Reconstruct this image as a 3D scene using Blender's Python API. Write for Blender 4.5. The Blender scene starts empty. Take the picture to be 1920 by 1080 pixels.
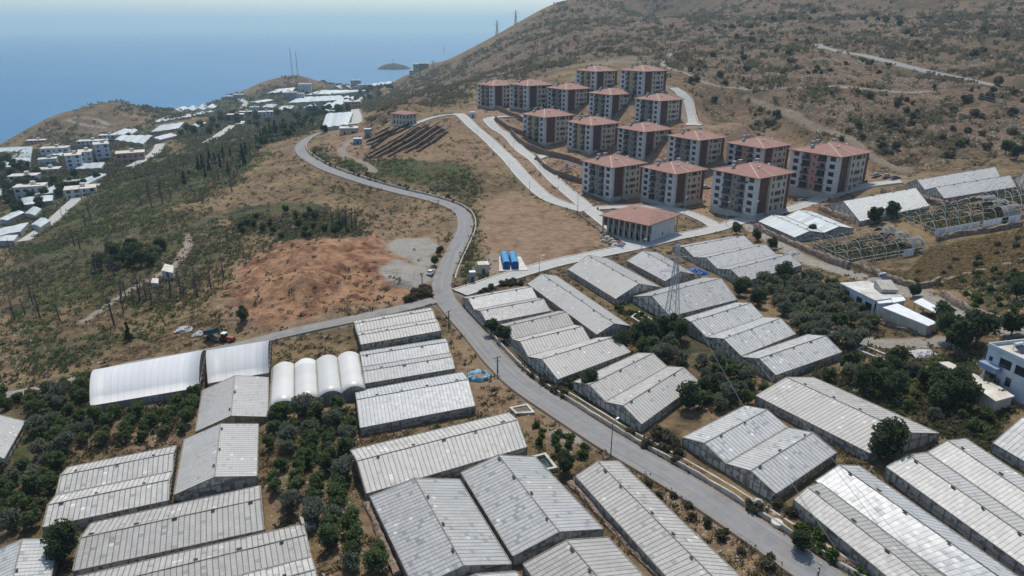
import bpy, math, random
import numpy as np
from math import radians, sin, cos, pi
from mathutils import Vector, Matrix
random.seed(7); RNG = np.random.default_rng(11)
SC = bpy.context.scene; COL = SC.collection
D = bpy.data

# ---------------------------------------------------------------- camera
CAMZ = 75.0; PITCH = radians(20.6); FPX = 1300.0
cam = D.objects.new('camera', D.cameras.new('camera')); COL.objects.link(cam)
cam.location = (0, 0, CAMZ); cam.rotation_euler = (pi/2 - PITCH, 0, 0)
cam.data.sensor_width = 36; cam.data.lens = 36*FPX/1920
cam.data.clip_start = 1; cam.data.clip_end = 90000
SC.camera = cam
# ---------------------------------------------------------------- light
SUN_EL = radians(61); SUN_AZ = radians(-1)      # azimuth measured clockwise from +Y (straight ahead)
w = D.worlds.new('World'); SC.world = w; w.use_nodes = True
nt = w.node_tree; bg = nt.nodes['Background']
sky = nt.nodes.new('ShaderNodeTexSky'); sky.sky_type = 'NISHITA'; sky.sun_disc = False
sky.sun_elevation = SUN_EL; sky.sun_rotation = SUN_AZ
sky.air_density = 1.0; sky.dust_density = 1.2; sky.ozone_density = 1.5; sky.altitude = 100
nt.links.new(sky.outputs[0], bg.inputs[0]); bg.inputs[1].default_value = 0.148
sl = D.lights.new('sun', 'SUN'); sl.energy = 3.5; sl.angle = radians(0.53); sl.color = (1, 0.95, 0.87)
so = D.objects.new('sun', sl); COL.objects.link(so)
sd = Vector((sin(SUN_AZ)*cos(SUN_EL), cos(SUN_AZ)*cos(SUN_EL), sin(SUN_EL)))
so.rotation_euler = sd.to_track_quat('Z', 'Y').to_euler(); so.location = (0, 0, 300)
vs = SC.view_settings; vs.view_transform = 'Standard'; vs.look = 'None'; vs.exposure = 0.18; vs.gamma = 1
SC.cycles.use_denoising = True
SC.cycles.max_bounces = 6; SC.cycles.diffuse_bounces = 2; SC.cycles.glossy_bounces = 2
SC.cycles.transmission_bounces = 4; SC.cycles.transparent_max_bounces = 8; SC.cycles.volume_bounces = 0
SC.cycles.sample_clamp_indirect = 4; SC.cycles.sample_clamp_direct = 12

# ---------------------------------------------------------------- materials
def mat(name, col=(.5, .5, .5), rough=.85, spec=.3, metal=0):
    m = D.materials.new(name); m.use_nodes = True
    b = m.node_tree.nodes['Principled BSDF']
    b.inputs['Base Color'].default_value = (*col, 1); b.inputs['Roughness'].default_value = rough
    b.inputs['Specular IOR Level'].default_value = spec; b.inputs['Metallic'].default_value = metal
    return m
class NB:
    """tiny node builder"""
    def __init__(s, m): s.m = m; s.t = m.node_tree; s.b = s.t.nodes['Principled BSDF']
    def n(s, ty, **kw):
        x = s.t.nodes.new(ty)
        for k, v in kw.items():
            if k.startswith('i_'):
                k = k[2:]; k = int(k) if k.isdigit() else k.replace('_', ' ')
                if hasattr(v, 'is_linked') or isinstance(v, bpy.types.NodeSocket): s.t.links.new(v, x.inputs[k])
                else: x.inputs[k].default_value = v
            else: setattr(x, k, v)
        return x
    def coord(s, kind='Object'): return s.n('ShaderNodeTexCoord').outputs[kind]
    def noise(s, vec, scale, detail=3, rough=.55, out=0, dist=0):
        return s.n('ShaderNodeTexNoise', i_Vector=vec, i_Scale=scale, i_Detail=detail, i_Roughness=rough, i_Distortion=dist).outputs[out]
    def ramp(s, fac, a, b):
        return s.n('ShaderNodeMapRange', i_0=fac, i_1=a, i_2=b).outputs[0]
    def math(s, op, a, b=0.0, c=0.0):
        x = s.n('ShaderNodeMath', operation=op)
        for i, v in enumerate((a, b, c)):
            if isinstance(v, bpy.types.NodeSocket): s.t.links.new(v, x.inputs[i])
            else: x.inputs[i].default_value = v
        return x.outputs[0]
    def mix(s, fac, a, b):
        x = s.n('ShaderNodeMix', data_type='RGBA')
        for k, v in ((0, fac), (6, a), (7, b)):
            if isinstance(v, bpy.types.NodeSocket): s.t.links.new(v, x.inputs[k])
            else: x.inputs[k].default_value = (*v, 1) if isinstance(v, tuple) else v
        return x.outputs[2]
    def link(s, a, inp): s.t.links.new(a, s.b.inputs[inp])
    def bump(s, h, strength=.5, dist=.2):
        s.link(s.n('ShaderNodeBump', i_Height=h, i_Strength=strength, i_Distance=dist).outputs[0], 'Normal')
def noisy(name, a, b, scale=.6, rough=.9, spec=.2, bump=0, detail=4, lo=.35, hi=.65):
    m = mat(name, a, rough, spec); k = NB(m); v = k.coord()
    f = k.noise(v, scale, detail)
    k.link(k.mix(k.ramp(f, lo, hi), a, b), 'Base Color')
    if bump: k.bump(k.noise(v, scale*4, 4), bump, .3)
    return m

# ---------------------------------------------------------------- mesh helpers
def mesh_np(name, V, F, m=None, smooth=False, uv=None):
    """V (n,3), F (k,4) or (k,3) int array"""
    me = D.meshes.new(name); V = np.asarray(V, np.float32); F = np.asarray(F, np.int32)
    me.vertices.add(len(V)); me.vertices.foreach_set('co', V.ravel())
    k = F.shape[1]
    me.loops.add(F.size); me.loops.foreach_set('vertex_index', F.ravel())
    me.polygons.add(len(F)); me.polygons.foreach_set('loop_start', np.arange(0, F.size, k, dtype=np.int32))
    me.polygons.foreach_set('loop_total', np.full(len(F), k, np.int32))
    me.polygons.foreach_set('use_smooth', np.full(len(F), bool(smooth)))
    me.update(calc_edges=True)
    if uv is not None:
        l = me.uv_layers.new(name='UVMap'); l.data.foreach_set('uv', np.asarray(uv, np.float32)[F.ravel()].ravel())
    if m: me.materials.append(m)
    return me
class MB:
    """collects polygons (any size) with a uv each, builds ONE mesh object"""
    def __init__(s): s.v = []; s.f = []; s.uv = []; s.mi = []
    def face(s, pts, uvs=None, mi=0):
        i = len(s.v); s.v += [tuple(p) for p in pts]; s.f.append(tuple(range(i, i+len(pts))))
        s.uv += list(uvs) if uvs else [(0, 0)]*len(pts); s.mi.append(mi)
    def prism(s, bot, top, mi=0):
        """two rings of equal count"""
        n = len(bot); s.face(top, None, mi); s.face(bot[::-1], None, mi)
        for i in range(n):
            j = (i+1) % n; s.face([bot[i], bot[j], top[j], top[i]], None, mi)
    def box(s, x0, y0, z0, x1, y1, z1, mi=0):
        s.prism([(x0, y0, z0), (x1, y0, z0), (x1, y1, z0), (x0, y1, z0)], [(x0, y0, z1), (x1, y0, z1), (x1, y1, z1), (x0, y1, z1)], mi)
    def bar(s, a, b, w, h=None, mi=0):
        a = Vector(a); b = Vector(b); d = b-a
        if d.length < 1e-4: return
        h = h or w; up = Vector((0, 0, 1)) if abs(d.normalized().z) < .95 else Vector((0, 1, 0))
        r = d.cross(up).normalized()*w/2; u = r.cross(d).normalized()*h/2
        s.prism([a-r-u, a+r-u, a+r+u, a-r+u], [b-r-u, b+r-u, b+r+u, b-r+u], mi)
    def tube(s, pts, rad, n=6, mi=0):
        pts = [Vector(p) for p in pts]; rr = rad if isinstance(rad, (list, tuple)) else [rad]*len(pts); rings = []
        for i, p in enumerate(pts):
            d = (pts[min(i+1, len(pts)-1)]-pts[max(i-1, 0)]).normalized()
            u = Vector((0, 0, 1)) if abs(d.z) < .9 else Vector((1, 0, 0))
            r = d.cross(u).normalized(); q = r.cross(d)
            rings.append([p+(r*cos(2*pi*k/n)+q*sin(2*pi*k/n))*rr[i] for k in range(n)])
        for a, b in zip(rings, rings[1:]):
            for k in range(n): s.face([a[k], a[(k+1) % n], b[(k+1) % n], b[k]], None, mi)
        s.face(rings[-1], None, mi); s.face(rings[0][::-1], None, mi)
    def mesh(s, name, mats):
        me = D.meshes.new(name); me.from_pydata(s.v, [], s.f)
        l = me.uv_layers.new(name='UVMap'); l.data.foreach_set('uv', np.array(s.uv, np.float32).ravel())
        if not isinstance(mats, (list, tuple)): mats = [mats]
        for m in mats: me.materials.append(m)
        if len(mats) > 1: me.polygons.foreach_set('material_index', s.mi)
        me.update(); return me
    def build(s, name, mats, parent=None):
        return link(name, s.mesh(name, mats), parent)
def link(name, data, parent=None):
    o = D.objects.new(name, data); COL.objects.link(o)
    if parent: o.parent = parent
    return o
def tag(o, label=None, cat=None, group=None, kind=None):
    if label: o['label'] = label
    if cat: o['category'] = cat
    if group: o['group'] = group
    if kind: o['kind'] = kind
    return o
def empty(name, loc, rz=0, label=None, cat=None, group=None, sc=1):
    o = D.objects.new(name, None); COL.objects.link(o); o.location = loc; o.rotation_euler = (0, 0, rz)
    o.scale = (sc, sc, sc) if not isinstance(sc, (tuple, list)) else sc
    o.empty_display_size = .5
    return tag(o, label, cat, group)
def copy_tree(o, parent=None):
    c = o.copy(); COL.objects.link(c); c.parent = parent
    for ch in [x for x in o.children]: copy_tree(ch, c)
    return c

# ---------------------------------------------------------------- picture rays -> places on the terrain
CP, SP = cos(PITCH), sin(PITCH)
def ray(px, py):
    a = (px-960)/FPX; u = (540-py)/FPX
    return np.array([a, CP+u*SP, -SP+u*CP])       # per metre of depth
def P_z(px, py, z): r = ray(px, py); return r*((z-CAMZ)/r[2])+np.array([0, 0, CAMZ])
def P_d(px, py, d): return ray(px, py)*d+np.array([0, 0, CAMZ])
Z = [  # px, py, elevation
 (-250,1100,-2),(0,1080,0),(0,900,-1),(300,1080,1),(600,1080,2),(960,1080,3),(1300,1080,5),(1600,1080,6),(1920,1080,7),(2200,1080,9),
 (1920,850,9),(1700,900,7),(1400,850,5),(1100,800,4),(800,800,2.5),(500,800,1),(200,800,0),(0,745,-2),(460,650,0.5),(830,565,3),(-200,760,-5),
 (2200,800,12),(960,1500,2),(0,1600,0),(1920,1600,5),
 (1000,600,3),(1200,700,4),(1500,650,6),(1700,600,8),(1900,650,12),(1600,480,8),(1750,480,12),(1900,480,16),(2150,500,24),
 (960,500,3),(1100,430,3),(870,430,4),(860,500,3),(1300,450,3),(1200,455,3),(1150,378,1.5),(1260,388,2),(1400,410,3.5),(1560,372,8),(1425,310,7),(1420,265,15),(1350,255,14),(1500,290,13),
 (560,280,5),(770,265,12),(650,330,6),(760,365,5),(840,395,4.5),(1000,300,9),(1090,385,2.5),(950,350,5),
 (600,246,5),(625,226,-10),(500,258,-10),(400,300,-9),(300,350,-9),(450,350,-1),(300,450,-4),(100,500,-11),(0,560,-11),(0,650,-6),(200,620,-3),
 (500,500,1.5),(560,480,5),(640,480,5),(750,490,3),(700,400,3),(550,400,1),(400,560,-1),(-150,560,-18),(-250,450,-34),
 (0,450,-28),(100,415,-25),(200,330,-25),(130,300,-32),(300,270,-27),(50,290,-40),(0,285,-46),(-100,300,-48),(-150,280,-62),
 (450,220,-40),(350,215,-45),(300,240,-38),(380,250,-28),(150,260,-44),(60,262,-52),(215,200,-30),(320,206,-42),(100,225,-47),(20,262,-64),(400,195,-58),
 (550,145,-20),(450,180,-62),(500,160,-45),(612,163,-56),(560,185,-52),(700,165,-52),(680,192,-38),(740,160,-47),(760,140,-42),(650,175,-52),
 (660,240,0),(700,225,8),
]
DD = [  # px, py, depth
 (1200,300,382),(1100,290,392),(1030,275,418),(925,205,494),(988,215,460),(1060,225,450),(1145,235,424),(1235,245,390),(1200,172,435),(1113,168,480),
 (755,215,470),(880,205,495),(750,198,760),(850,190,600),(900,150,700),(1000,120,640),(800,160,960),(850,120,1200),
 (880,92,1300),(975,40,1250),(1060,0,1250),(800,122,1500),(1000,60,1000),(1100,60,850),(1200,100,640),(1200,50,900),(1280,25,1250),(1350,60,800),
 (1300,120,560),(1450,0,950),(1450,100,600),(1560,75,690),(1700,0,850),(1900,0,750),(1900,100,520),(1700,150,460),(1500,200,405),(1300,180,440),
 (1900,180,400),(1700,270,335),(1900,290,310),(1400,230,375),(1550,265,345),(1650,322,305),(1800,350,268),(1750,400,235),
 (1200,-60,1450),(1450,-150,1300),(1700,-200,1200),(2000,-150,1000),(2250,0,700),(2250,250,340),
]
CTRL = [P_z(*q) for q in Z]+[P_d(*q) for q in DD]
def beyond(px, pts):      # land behind the skyline: depth, elevation
    for d, z in pts:
        r = ray(px, 300); CTRL.append(np.array([r[0]*d, r[1]*d, z]))
beyond(215, [(1130,-95),(1400,-110)]); beyond(100, [(1060,-95)]); beyond(320, [(1200,-95)]); beyond(0, [(930,-85),(1200,-110)]); beyond(-150, [(800,-85),(1100,-110)])
beyond(450, [(1620,-90)]); beyond(550, [(1650,-75),(1800,-95)]); beyond(640, [(1850,-90),(2200,-110)]); beyond(720, [(1900,-88),(2400,-110)])
beyond(790, [(1800,-40),(2100,-95)]); beyond(880, [(1550,15),(2000,-90)]); beyond(980, [(1500,70),(2200,-90)]); beyond(1070, [(1500,110),(2400,-80)])
beyond(1300, [(1800,150),(2800,-80)]); beyond(1700, [(2600,120)]); beyond(400, [(1500,-90),(2000,-110)])
CTRL = np.array(CTRL)
def feat(x, y): return np.stack([np.arctan2(x, y)*1.3, .5*np.log(x*x+y*y+400)], -1)
_c = feat(CTRL[:, 0], CTRL[:, 1])
def _phi(d2): return .5*d2*np.log(d2+1e-12)
_n = len(_c); _K = _phi(((_c[:, None]-_c[None])**2).sum(-1))+np.eye(_n)*2e-4
_P = np.hstack([np.ones((_n, 1)), _c]); _A = np.block([[_K, _P], [_P.T, np.zeros((3, 3))]])
_w = np.linalg.solve(_A, np.concatenate([CTRL[:, 2], np.zeros(3)]))
def Hs(x, y):
    """smooth terrain height"""
    x = np.asarray(x, float); y = np.asarray(y, float); sh = x.shape
    q = feat(x.ravel(), y.ravel()); out = np.empty(len(q))
    for i in range(0, len(q), 20000):
        p = q[i:i+20000]; d2 = ((p[:, None]-_c[None])**2).sum(-1)
        out[i:i+20000] = _phi(d2)@_w[:_n]+_w[_n]+p@_w[_n+1:]
    return out.reshape(sh)
def H(x, y): return float(Hs(np.array([x]), np.array([y]))[0])
_T = np.geomspace(25, 4200, 900)
def at(px, py, dh=0.0):
    """the point of the terrain (raised by dh) seen at this place of the photograph"""
    r = ray(px, py); X = r[0]*_T; Y = r[1]*_T; Zr = CAMZ+r[2]*_T
    g = Zr-(Hs(X, Y)+dh); i = np.argmax(g < 0)
    if g[i] >= 0: i = len(_T)-1
    if i == 0: i = 1
    t = _T[i-1]+(_T[i]-_T[i-1])*(g[i-1]/(g[i-1]-g[i]+1e-9)) if g[i] < 0 else _T[i]
    for _ in range(2):
        p = r*t; hh = float(Hs(np.array([p[0]]), np.array([p[1]]))[0])+dh
        tt = (hh-CAMZ)/r[2] if abs(r[2]) > .02 else t
        if abs(tt-t) < .03*t: t = t*.3+tt*.7
    p = r*t
    return Vector((p[0], p[1], H(p[0], p[1])+dh))
def vnoise(x, y, seed=0):
    xi = np.floor(x).astype(np.int64); yi = np.floor(y).astype(np.int64); fx = x-xi; fy = y-yi
    fx = fx*fx*(3-2*fx); fy = fy*fy*(3-2*fy)
    def h(a, b):
        n = (a*374761393+b*668265263+seed*974634777) & 0x7fffffff; n = ((n ^ (n >> 13))*1274126177) & 0x7fffffff
        return ((n ^ (n >> 16)) & 0xffff)/65535.
    return (h(xi, yi)*(1-fx)+h(xi+1, yi)*fx)*(1-fy)+(h(xi, yi+1)*(1-fx)+h(xi+1, yi+1)*fx)*fy
def fbm(x, y, sc, oc=4, seed=0):
    s = 0; a = 1; t = 0
    for k in range(oc): s = s+a*vnoise(x/sc*2**k, y/sc*2**k, seed+k); t += a; a *= .5
    return s/t-.5
def seg_dist(x, y, pts):
    """distance of many points to a polyline (list of xy)"""
    best = np.full(x.shape, 1e9)
    for a, b in zip(pts, pts[1:]):
        ax, ay = a[0], a[1]; dx, dy = b[0]-ax, b[1]-ay; L = dx*dx+dy*dy+1e-9
        t = np.clip(((x-ax)*dx+(y-ay)*dy)/L, 0, 1); best = np.minimum(best, np.hypot(x-ax-t*dx, y-ay-t*dy))
    return best
def inside(x, y, poly):
    r = np.zeros(x.shape, bool); n = len(poly)
    for i in range(n):
        x1, y1 = poly[i][:2]; x2, y2 = poly[(i+1) % n][:2]
        c = ((y1 > y) != (y2 > y)) & (x < (x2-x1)*(y-y1)/(y2-y1+1e-12)+x1); r ^= c
    return r
def smooth_line(px, step=4.0):
    """picture polyline -> smooth evenly spaced world polyline"""
    w_ = [at(*p) for p in px]; n = len(w_); out = []
    for i in range(n-1):
        p0, p1, p2, p3 = w_[max(i-1, 0)], w_[i], w_[i+1], w_[min(i+2, n-1)]
        k = max(2, int((p2-p1).length/step))
        for j in range(k):
            t = j/k
            out.append(.5*((2*p1)+(p2-p0)*t+(2*p0-5*p1+4*p2-p3)*t*t+(3*p1-p0-3*p2+p3)*t**3))
    out.append(w_[-1]); return [Vector((q.x, q.y)) for q in out]
# ================================================================ SETTING
M = {}
# ---- roads (centre lines picked on the photograph, laid on the terrain)
ROADS = {
 'main_road': ([(1800,1250),(1680,1170),(1537,1080),(1410,993),(1280,908),(1140,826),(1050,768),(977,719),(930,674),(890,626),(856,588),(832,556),(829,525),(843,490),(859,458),(872,427),(868,402),(846,386),(807,373),(757,361),(700,346),(650,330),(612,316),(582,300),(567,288),(562,277),(568,267),(583,257),(603,249)], 5.2, 'asphalt'),
 'farm_road': ([(-160,775),(-60,758),(0,745),(90,728),(165,708),(240,686),(370,664),(440,650),(510,632),(600,611),(664,598),(760,577),(815,563)], 3.7, 'asphalt_old'),
 'estate_street': ([(862,549),(900,537),(960,517),(1040,494),(1120,477),(1190,463),(1260,446),(1330,432),(1390,414),(1430,404),(1480,392),(1530,376),(1575,361),(1620,349),(1690,340)], 6.2, 'concrete_road'),
 'estate_loop': ([(1096,392),(1150,389),(1210,388),(1270,394),(1320,412),(1345,428)], 5.2, 'concrete_road'),
 'house_lane': ([(772,236),(800,224),(835,216),(862,215)], 3.5, 'concrete_road'),
 'upper_street': ([(858,213),(868,219),(886,237),(925,271),(965,312),(998,348),(1028,372),(1062,385),(1098,395)], 6.5, 'concrete_road'),
 'lower_street': ([(985,218),(940,219),(916,223),(928,240),(960,263),(1003,300),(1040,338),(1075,368),(1105,393),(1150,428),(1196,462)], 6.2, 'concrete_road'),
 'playground_street': ([(1003,298),(1030,291),(1070,302),(1110,316)], 5.5, 'concrete_road'),
 'back_street': ([(1262,165),(1282,180),(1290,205),(1302,235)], 8, 'concrete_road'),
 'parking_street': ([(1500,362),(1490,350),(1440,372),(1500,372)], 5, 'concrete_road'),
 'hill_road': ([(1531,83),(1546,90),(1575,97),(1620,104),(1680,119),(1740,134),(1800,147),(1860,160),(1925,173),(2010,190)], 9.5, 'asphalt_old'),
 'village_road': ([(45,452),(75,432),(105,408),(130,385),(155,363),(180,345)], 7, 'concrete_road'),
 'village_lane': ([(246,312),(262,303),(285,290),(296,280),(300,270)], 8, 'concrete_road'),
 'coast_lane': ([(385,268),(405,257),(420,246),(434,235)], 8, 'concrete_road'),
 'town_road': ([(668,232),(669,215),(668,200),(674,188),(688,179)], 12, 'concrete_road'),
 'shore_lane': ([(455,202),(460,192),(449,186),(455,184)], 9, 'concrete_road'),
}
ROADS.pop('parking_street')
RW = {k: (smooth_line(v[0], 3.0 if k != 'town_road' else 6), v[1], v[2]) for k, v in ROADS.items()}
TRACKS = [([(1262,100),(1243,118),(1262,130),(1300,146),(1335,160),(1400,167),(1480,166),(1560,163),(1640,167),(1700,172),(1800,175),(1930,182)], 4.5, 1),
 ([(1400,182),(1450,200),(1500,220),(1560,250),(1620,282),(1700,318)], 6, .6), ([(1380,415),(1440,445),(1500,483),(1560,503),(1640,524),(1700,548),(1730,556),(1790,585),(1850,608),(1900,622)], 5, 1),
 ([(1730,556),(1760,530),(1840,505),(1925,485)], 3.5, .6),
 ([(205,235),(180,225),(140,222),(132,228),(165,236),(200,240)], 5, 1), ([(350,440),(352,460),(340,480),(325,500),(250,540),(160,600)], 3, .8),
 ([(660,262),(640,285),(680,305),(700,322)], 5, .7), ([(1570,628),(1660,645),(1760,640)], 6, .9), ([(1080,165),(1000,200),(900,208)], 8, .5), ([(1700,60),(1800,30),(1925,15)], 3, .4)]
def wpoly(p): return [at(a, b) for a, b in p]
MASKS = {  # channel: (polygon, softness m, strength)
 'veg': [([(0,420),(120,400),(230,330),(330,290),(450,270),(500,262),(480,310),(430,350),(360,380),(300,400),(260,440),(200,470),(170,500),(250,520),(170,560),(80,600),(0,600)], 14, .85),
  ([(230,400),(420,395),(520,440),(500,455),(430,500),(400,545),(330,590),(200,600),(100,560),(170,480)], 16, .62), ([(700,330),(760,370),(640,430),(560,378),(620,350)], 12, .4),
  ([(430,390),(560,378),(650,415),(700,430),(680,455),(560,460),(500,440),(420,430)], 8, 1), ([(0,600),(100,590),(220,620),(240,660),(200,690),(100,700),(0,690)], 10, .55),
  ([(590,280),(640,300),(760,300),(850,300),(900,330),(900,370),(870,380),(780,350),(660,322),(600,300)], 8, .75), ([(330,240),(420,220),(560,200),(640,225),(600,240),(520,265),(400,300),(330,290)], 20, .85),
  ([(0,290),(200,260),(300,235),(330,290),(200,350),(60,440),(0,450)], 15, .8), ([(690,205),(740,170),(860,165),(860,190),(780,200),(730,215)], 20, .6),
  ([(1800,510),(1930,490),(1930,580),(1850,600),(1790,560)], 6, .6), ([(0,750),(170,720),(180,790),(130,860),(60,1080),(0,1080)], 6, .6), ([(165,840),(200,780),(370,745),(370,800)], 4, .45),
  ([(480,820),(650,760),(680,900),(740,1080),(560,1080),(590,970),(490,960)], 5, .62), ([(860,380),(900,400),(900,520),(850,540),(862,460)], 4, .6),
  ([(1130,620),(1270,590),(1560,700),(1700,600),(1890,720),(1920,900),(1720,780),(1450,700),(1330,760),(1200,700)], 8, .62), ([(1240,560),(1300,570),(1280,600),(1200,590),(1140,560)],3,.9),
  ([(250,195),(330,200),(440,180),(600,165),(700,160),(720,200),(600,215),(450,215),(280,240)], 30, .8), ([(50,262),(90,250),(200,250),(300,230),(300,260),(120,275)], 15, .6),
  ([(900,540),(880,600),(1000,720),(1300,930),(1500,1080),(1560,1080),(1380,930),(1200,800),(1050,710),(930,610)], 3, .6)],
 'red': [([(440,500),(520,458),(640,445),(720,440),(740,480),(800,520),(790,560),(700,580),(640,590),(520,625),(430,600),(400,560)], 6, 1.45),
  ([(900,380),(960,360),(1060,395),(1180,462),(1090,478),(1000,500),(900,520),(890,440)], 5, .8),
  ([(850,208),(900,195),(1000,215),(1200,150),(1300,190),(1440,240),(1560,290),(1700,330),(1660,350),(1420,420),(1180,400),(1000,300)], 8, .9),
  ([(165,830),(200,770),(370,745),(370,800),(330,840)], 4, .9), ([(480,780),(680,760),(680,900),(740,1080),(600,1080),(590,970),(490,960)], 4, .8),
  ([(1240,640),(1450,700),(1470,740),(1300,790),(1180,700)], 5, .8), ([(680,300),(690,240),(740,225),(900,230),(960,310),(900,320),(850,300),(760,310)], 8, .6),
  ([(900,205),(930,225),(1100,395),(1020,375)], 3, .8), ([(840,590),(900,690),(1020,760),(1100,830),(1060,840),(900,780),(860,680)], 3, .6), ([(1160,860),(1300,950),(1480,1080),(1420,1080),(1250,950)], 3, .7),
  ([(1255,110),(1300,180),(1500,250),(1450,200),(1350,170)], 10, .4), ([(560,250),(600,262),(560,320),(500,400),(440,420),(380,400),(470,320)], 15, .3), ([(620,240),(700,250),(690,300),(660,320),(610,270)], 6, .8),
  ([(600,800),(700,840),(700,1080),(640,1080),(600,900)], 4, .6), ([(640,380),(830,400),(850,440),(780,500),(700,440)], 8, .55), ([(0,600),(60,640),(60,720),(0,740)],8,.4)],
 'lot': [([(900,380),(960,362),(1060,398),(1175,462),(1090,474),(1000,498),(925,512),(890,440)], 4, 1), ([(640,470),(720,445),(800,448),(825,470),(815,540),(760,545),(700,520)], 4, .8), ([(470,500),(640,450),(720,460),(700,500),(600,520),(500,540)], 6, .7)],
 'gravel': [([(722,462),(745,448),(800,448),(822,465),(800,480),(745,482)], 2, .9), ([(712,510),(740,496),(800,500),(812,525),(780,545),(725,540)], 2, .9), ([(770,478),(810,482),(812,500),(780,500)], 2, .7),
  ([(1045,835),(1060,812),(1085,815),(1088,832)], 1, .9), ([(1100,112),(1240,105),(1240,120),(1080,125)], 15, .35), ([(905,470),(985,470),(990,508),(880,520)], 3, .4)],
 'hill': [([(700,240),(745,152),(800,130),(860,112),(930,80),(1050,12),(1200,-30),(1450,-90),(1900,-130),(2150,-60),(2150,300),(1919,300),(1720,310),(1640,300),(1500,260),(1380,225),(1270,150),(1200,112),(1080,118),(1000,150),(890,158),(860,195),(780,210)], 18, 1),
  ([(480,165),(520,150),(590,150),(612,160),(560,166),(500,172)], 25, .7), ([(40,262),(100,225),(200,200),(300,203),(250,235),(120,262)], 20, .6)],
}
WM = {k: [([(q.x, q.y) for q in wpoly(p)], s, a) for p, s, a in v] for k, v in MASKS.items()}
WT = [([(q.x, q.y) for q in smooth_line(p, 4)], w_, a) for p, w_, a in TRACKS]
def mask(k, x, y):
    r = np.zeros(x.shape); nz = fbm(x, y, 14, 3, 5)
    for p, s, a in WM[k]:
        bx = [q[0] for q in p]; by = [q[1] for q in p]
        sel = (x > min(bx)-2*s) & (x < max(bx)+2*s) & (y > min(by)-2*s) & (y < max(by)+2*s)
        if not sel.any(): continue
        xs, ys = x[sel], y[sel]; d = seg_dist(xs, ys, p+[p[0]]); d = np.where(inside(xs, ys, p), d, -d)
        r[sel] = np.maximum(r[sel], a*np.clip(.5+(d+nz[sel]*2*s)/s/1.4, 0, 1))
    return r
# ---- terrain: one sheet on a polar grid round the camera's foot
NA, NR = 820, 760
az = np.linspace(radians(-57), radians(57), NA); rr = np.geomspace(22, 3300, NR)
A_, R_ = np.meshgrid(az, rr); TX = (R_*np.sin(A_)).ravel(); TY = (R_*np.cos(A_)).ravel()
# pull the sheet behind the camera as well
TZ = Hs(TX, TY); hillm = mask('hill', TX, TY)
redm = mask('red', TX, TY); vegm = mask('veg', TX, TY); gravm = mask('gravel', TX, TY)
roadd = np.full(TX.shape, 1e9)
for k, (pts, wd, _) in RW.items():
    a = np.array(pts); sel = (TX > a[:, 0].min()-12) & (TX < a[:, 0].max()+12) & (TY > a[:, 1].min()-12) & (TY < a[:, 1].max()+12)
    if sel.any(): roadd[sel] = np.minimum(roadd[sel], seg_dist(TX[sel], TY[sel], pts)-wd/2)
for p, wd, a in WT:
    q = np.array(p); sel = (TX > q[:, 0].min()-12) & (TX < q[:, 0].max()+12) & (TY > q[:, 1].min()-12) & (TY < q[:, 1].max()+12)
    d = seg_dist(TX[sel], TY[sel], p)
    f = np.clip((wd/2+.8-d)/1.2, 0, 1)*a; gravm[sel] = np.maximum(gravm[sel], f*.68); redm[sel] = np.maximum(redm[sel], f*.8); vegm[sel] *= 1-f; hillm[sel] *= 1-f
vg_ = np.clip(1-(roadd-.5)/(2.2+2*fbm(TX, TY, 9, 2, 61)), 0, 1); gravm = np.maximum(gravm, .33*vg_); vegm *= 1-.8*vg_
far = np.clip((R_.ravel()-120)/250, 0, 1)
mound = mask('red', TX, TY)*0
for (cx, cy, hh, s) in ((540,540,2.2,5),(575,545,1.5,4),(610,538,2.0,5),(505,512,1.2,9),(560,490,1.0,9),(690,465,.8,9),(430,590,1.5,8),(740,525,1.2,6),(1062,826,1.3,3)):
    q = at(cx, cy); mound += hh*np.exp(-((TX-q.x)**2+(TY-q.y)**2)/(2*s*s))*(1+.9*fbm(TX, TY, 5, 3, 9))
mound += mask('red', TX, TY)*np.clip((R_.ravel()<330)*1.0, 0, 1)*np.where(TX < -20, 1, 0)*(np.clip(fbm(TX, TY, 16, 3, 71)*10, 0, 1)*1.1+fbm(TX, TY, 5, 3, 72)*.8)
RELIEF_OK = np.clip((roadd-1.5)/np.where(hillm > .3, 16, 5), 0, 1)
n1 = fbm(TX, TY, 70, 4, 1)*12+(.5-np.abs(fbm(TX, TY, 38, 4, 2)))*5-1.5+fbm(TX, TY, 7, 3, 3)*2.2
n0 = fbm(TX, TY, 9, 4, 4)*.7*(.4+far)
TZ = TZ+RELIEF_OK*(hillm*n1+(1-hillm)*n0+mound)
gul = np.clip((TY-330)/400, 0, 1)*hillm*RELIEF_OK
TZ += gul*fbm(TX+.4*TY, TY*.5, 160, 3, 21)*26
TZ = np.where(roadd < 1.2, Hs(TX, TY)-.28, TZ)
# where land meets water
ix = (np.arange(NR-1)[:, None]*NA+np.arange(NA-1)[None]).ravel()
me = mesh_np('terrain', np.stack([TX, TY, TZ], -1), np.stack([ix, ix+1, ix+NA+1, ix+NA], -1), None, True)
ca = me.color_attributes.new('soil', 'FLOAT_COLOR', 'POINT')
ca.data.foreach_set('color', np.stack([vegm, redm, gravm, hillm], -1).astype(np.float32).ravel())
_lr = np.log(rr)
def G(x, y):
    """height of the built terrain sheet"""
    a = (math.atan2(x, y)-az[0])/(az[1]-az[0]); r = (math.log(max(math.hypot(x, y), 22.01))-_lr[0])/(_lr[1]-_lr[0])
    i = int(min(max(r, 0), NR-2)); j = int(min(max(a, 0), NA-2)); u = min(max(a-j, 0), 1); v = min(max(r-i, 0), 1)
    t = TZ; return float((t[i*NA+j]*(1-u)+t[i*NA+j+1]*u)*(1-v)+(t[(i+1)*NA+j]*(1-u)+t[(i+1)*NA+j+1]*u)*v)
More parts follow.
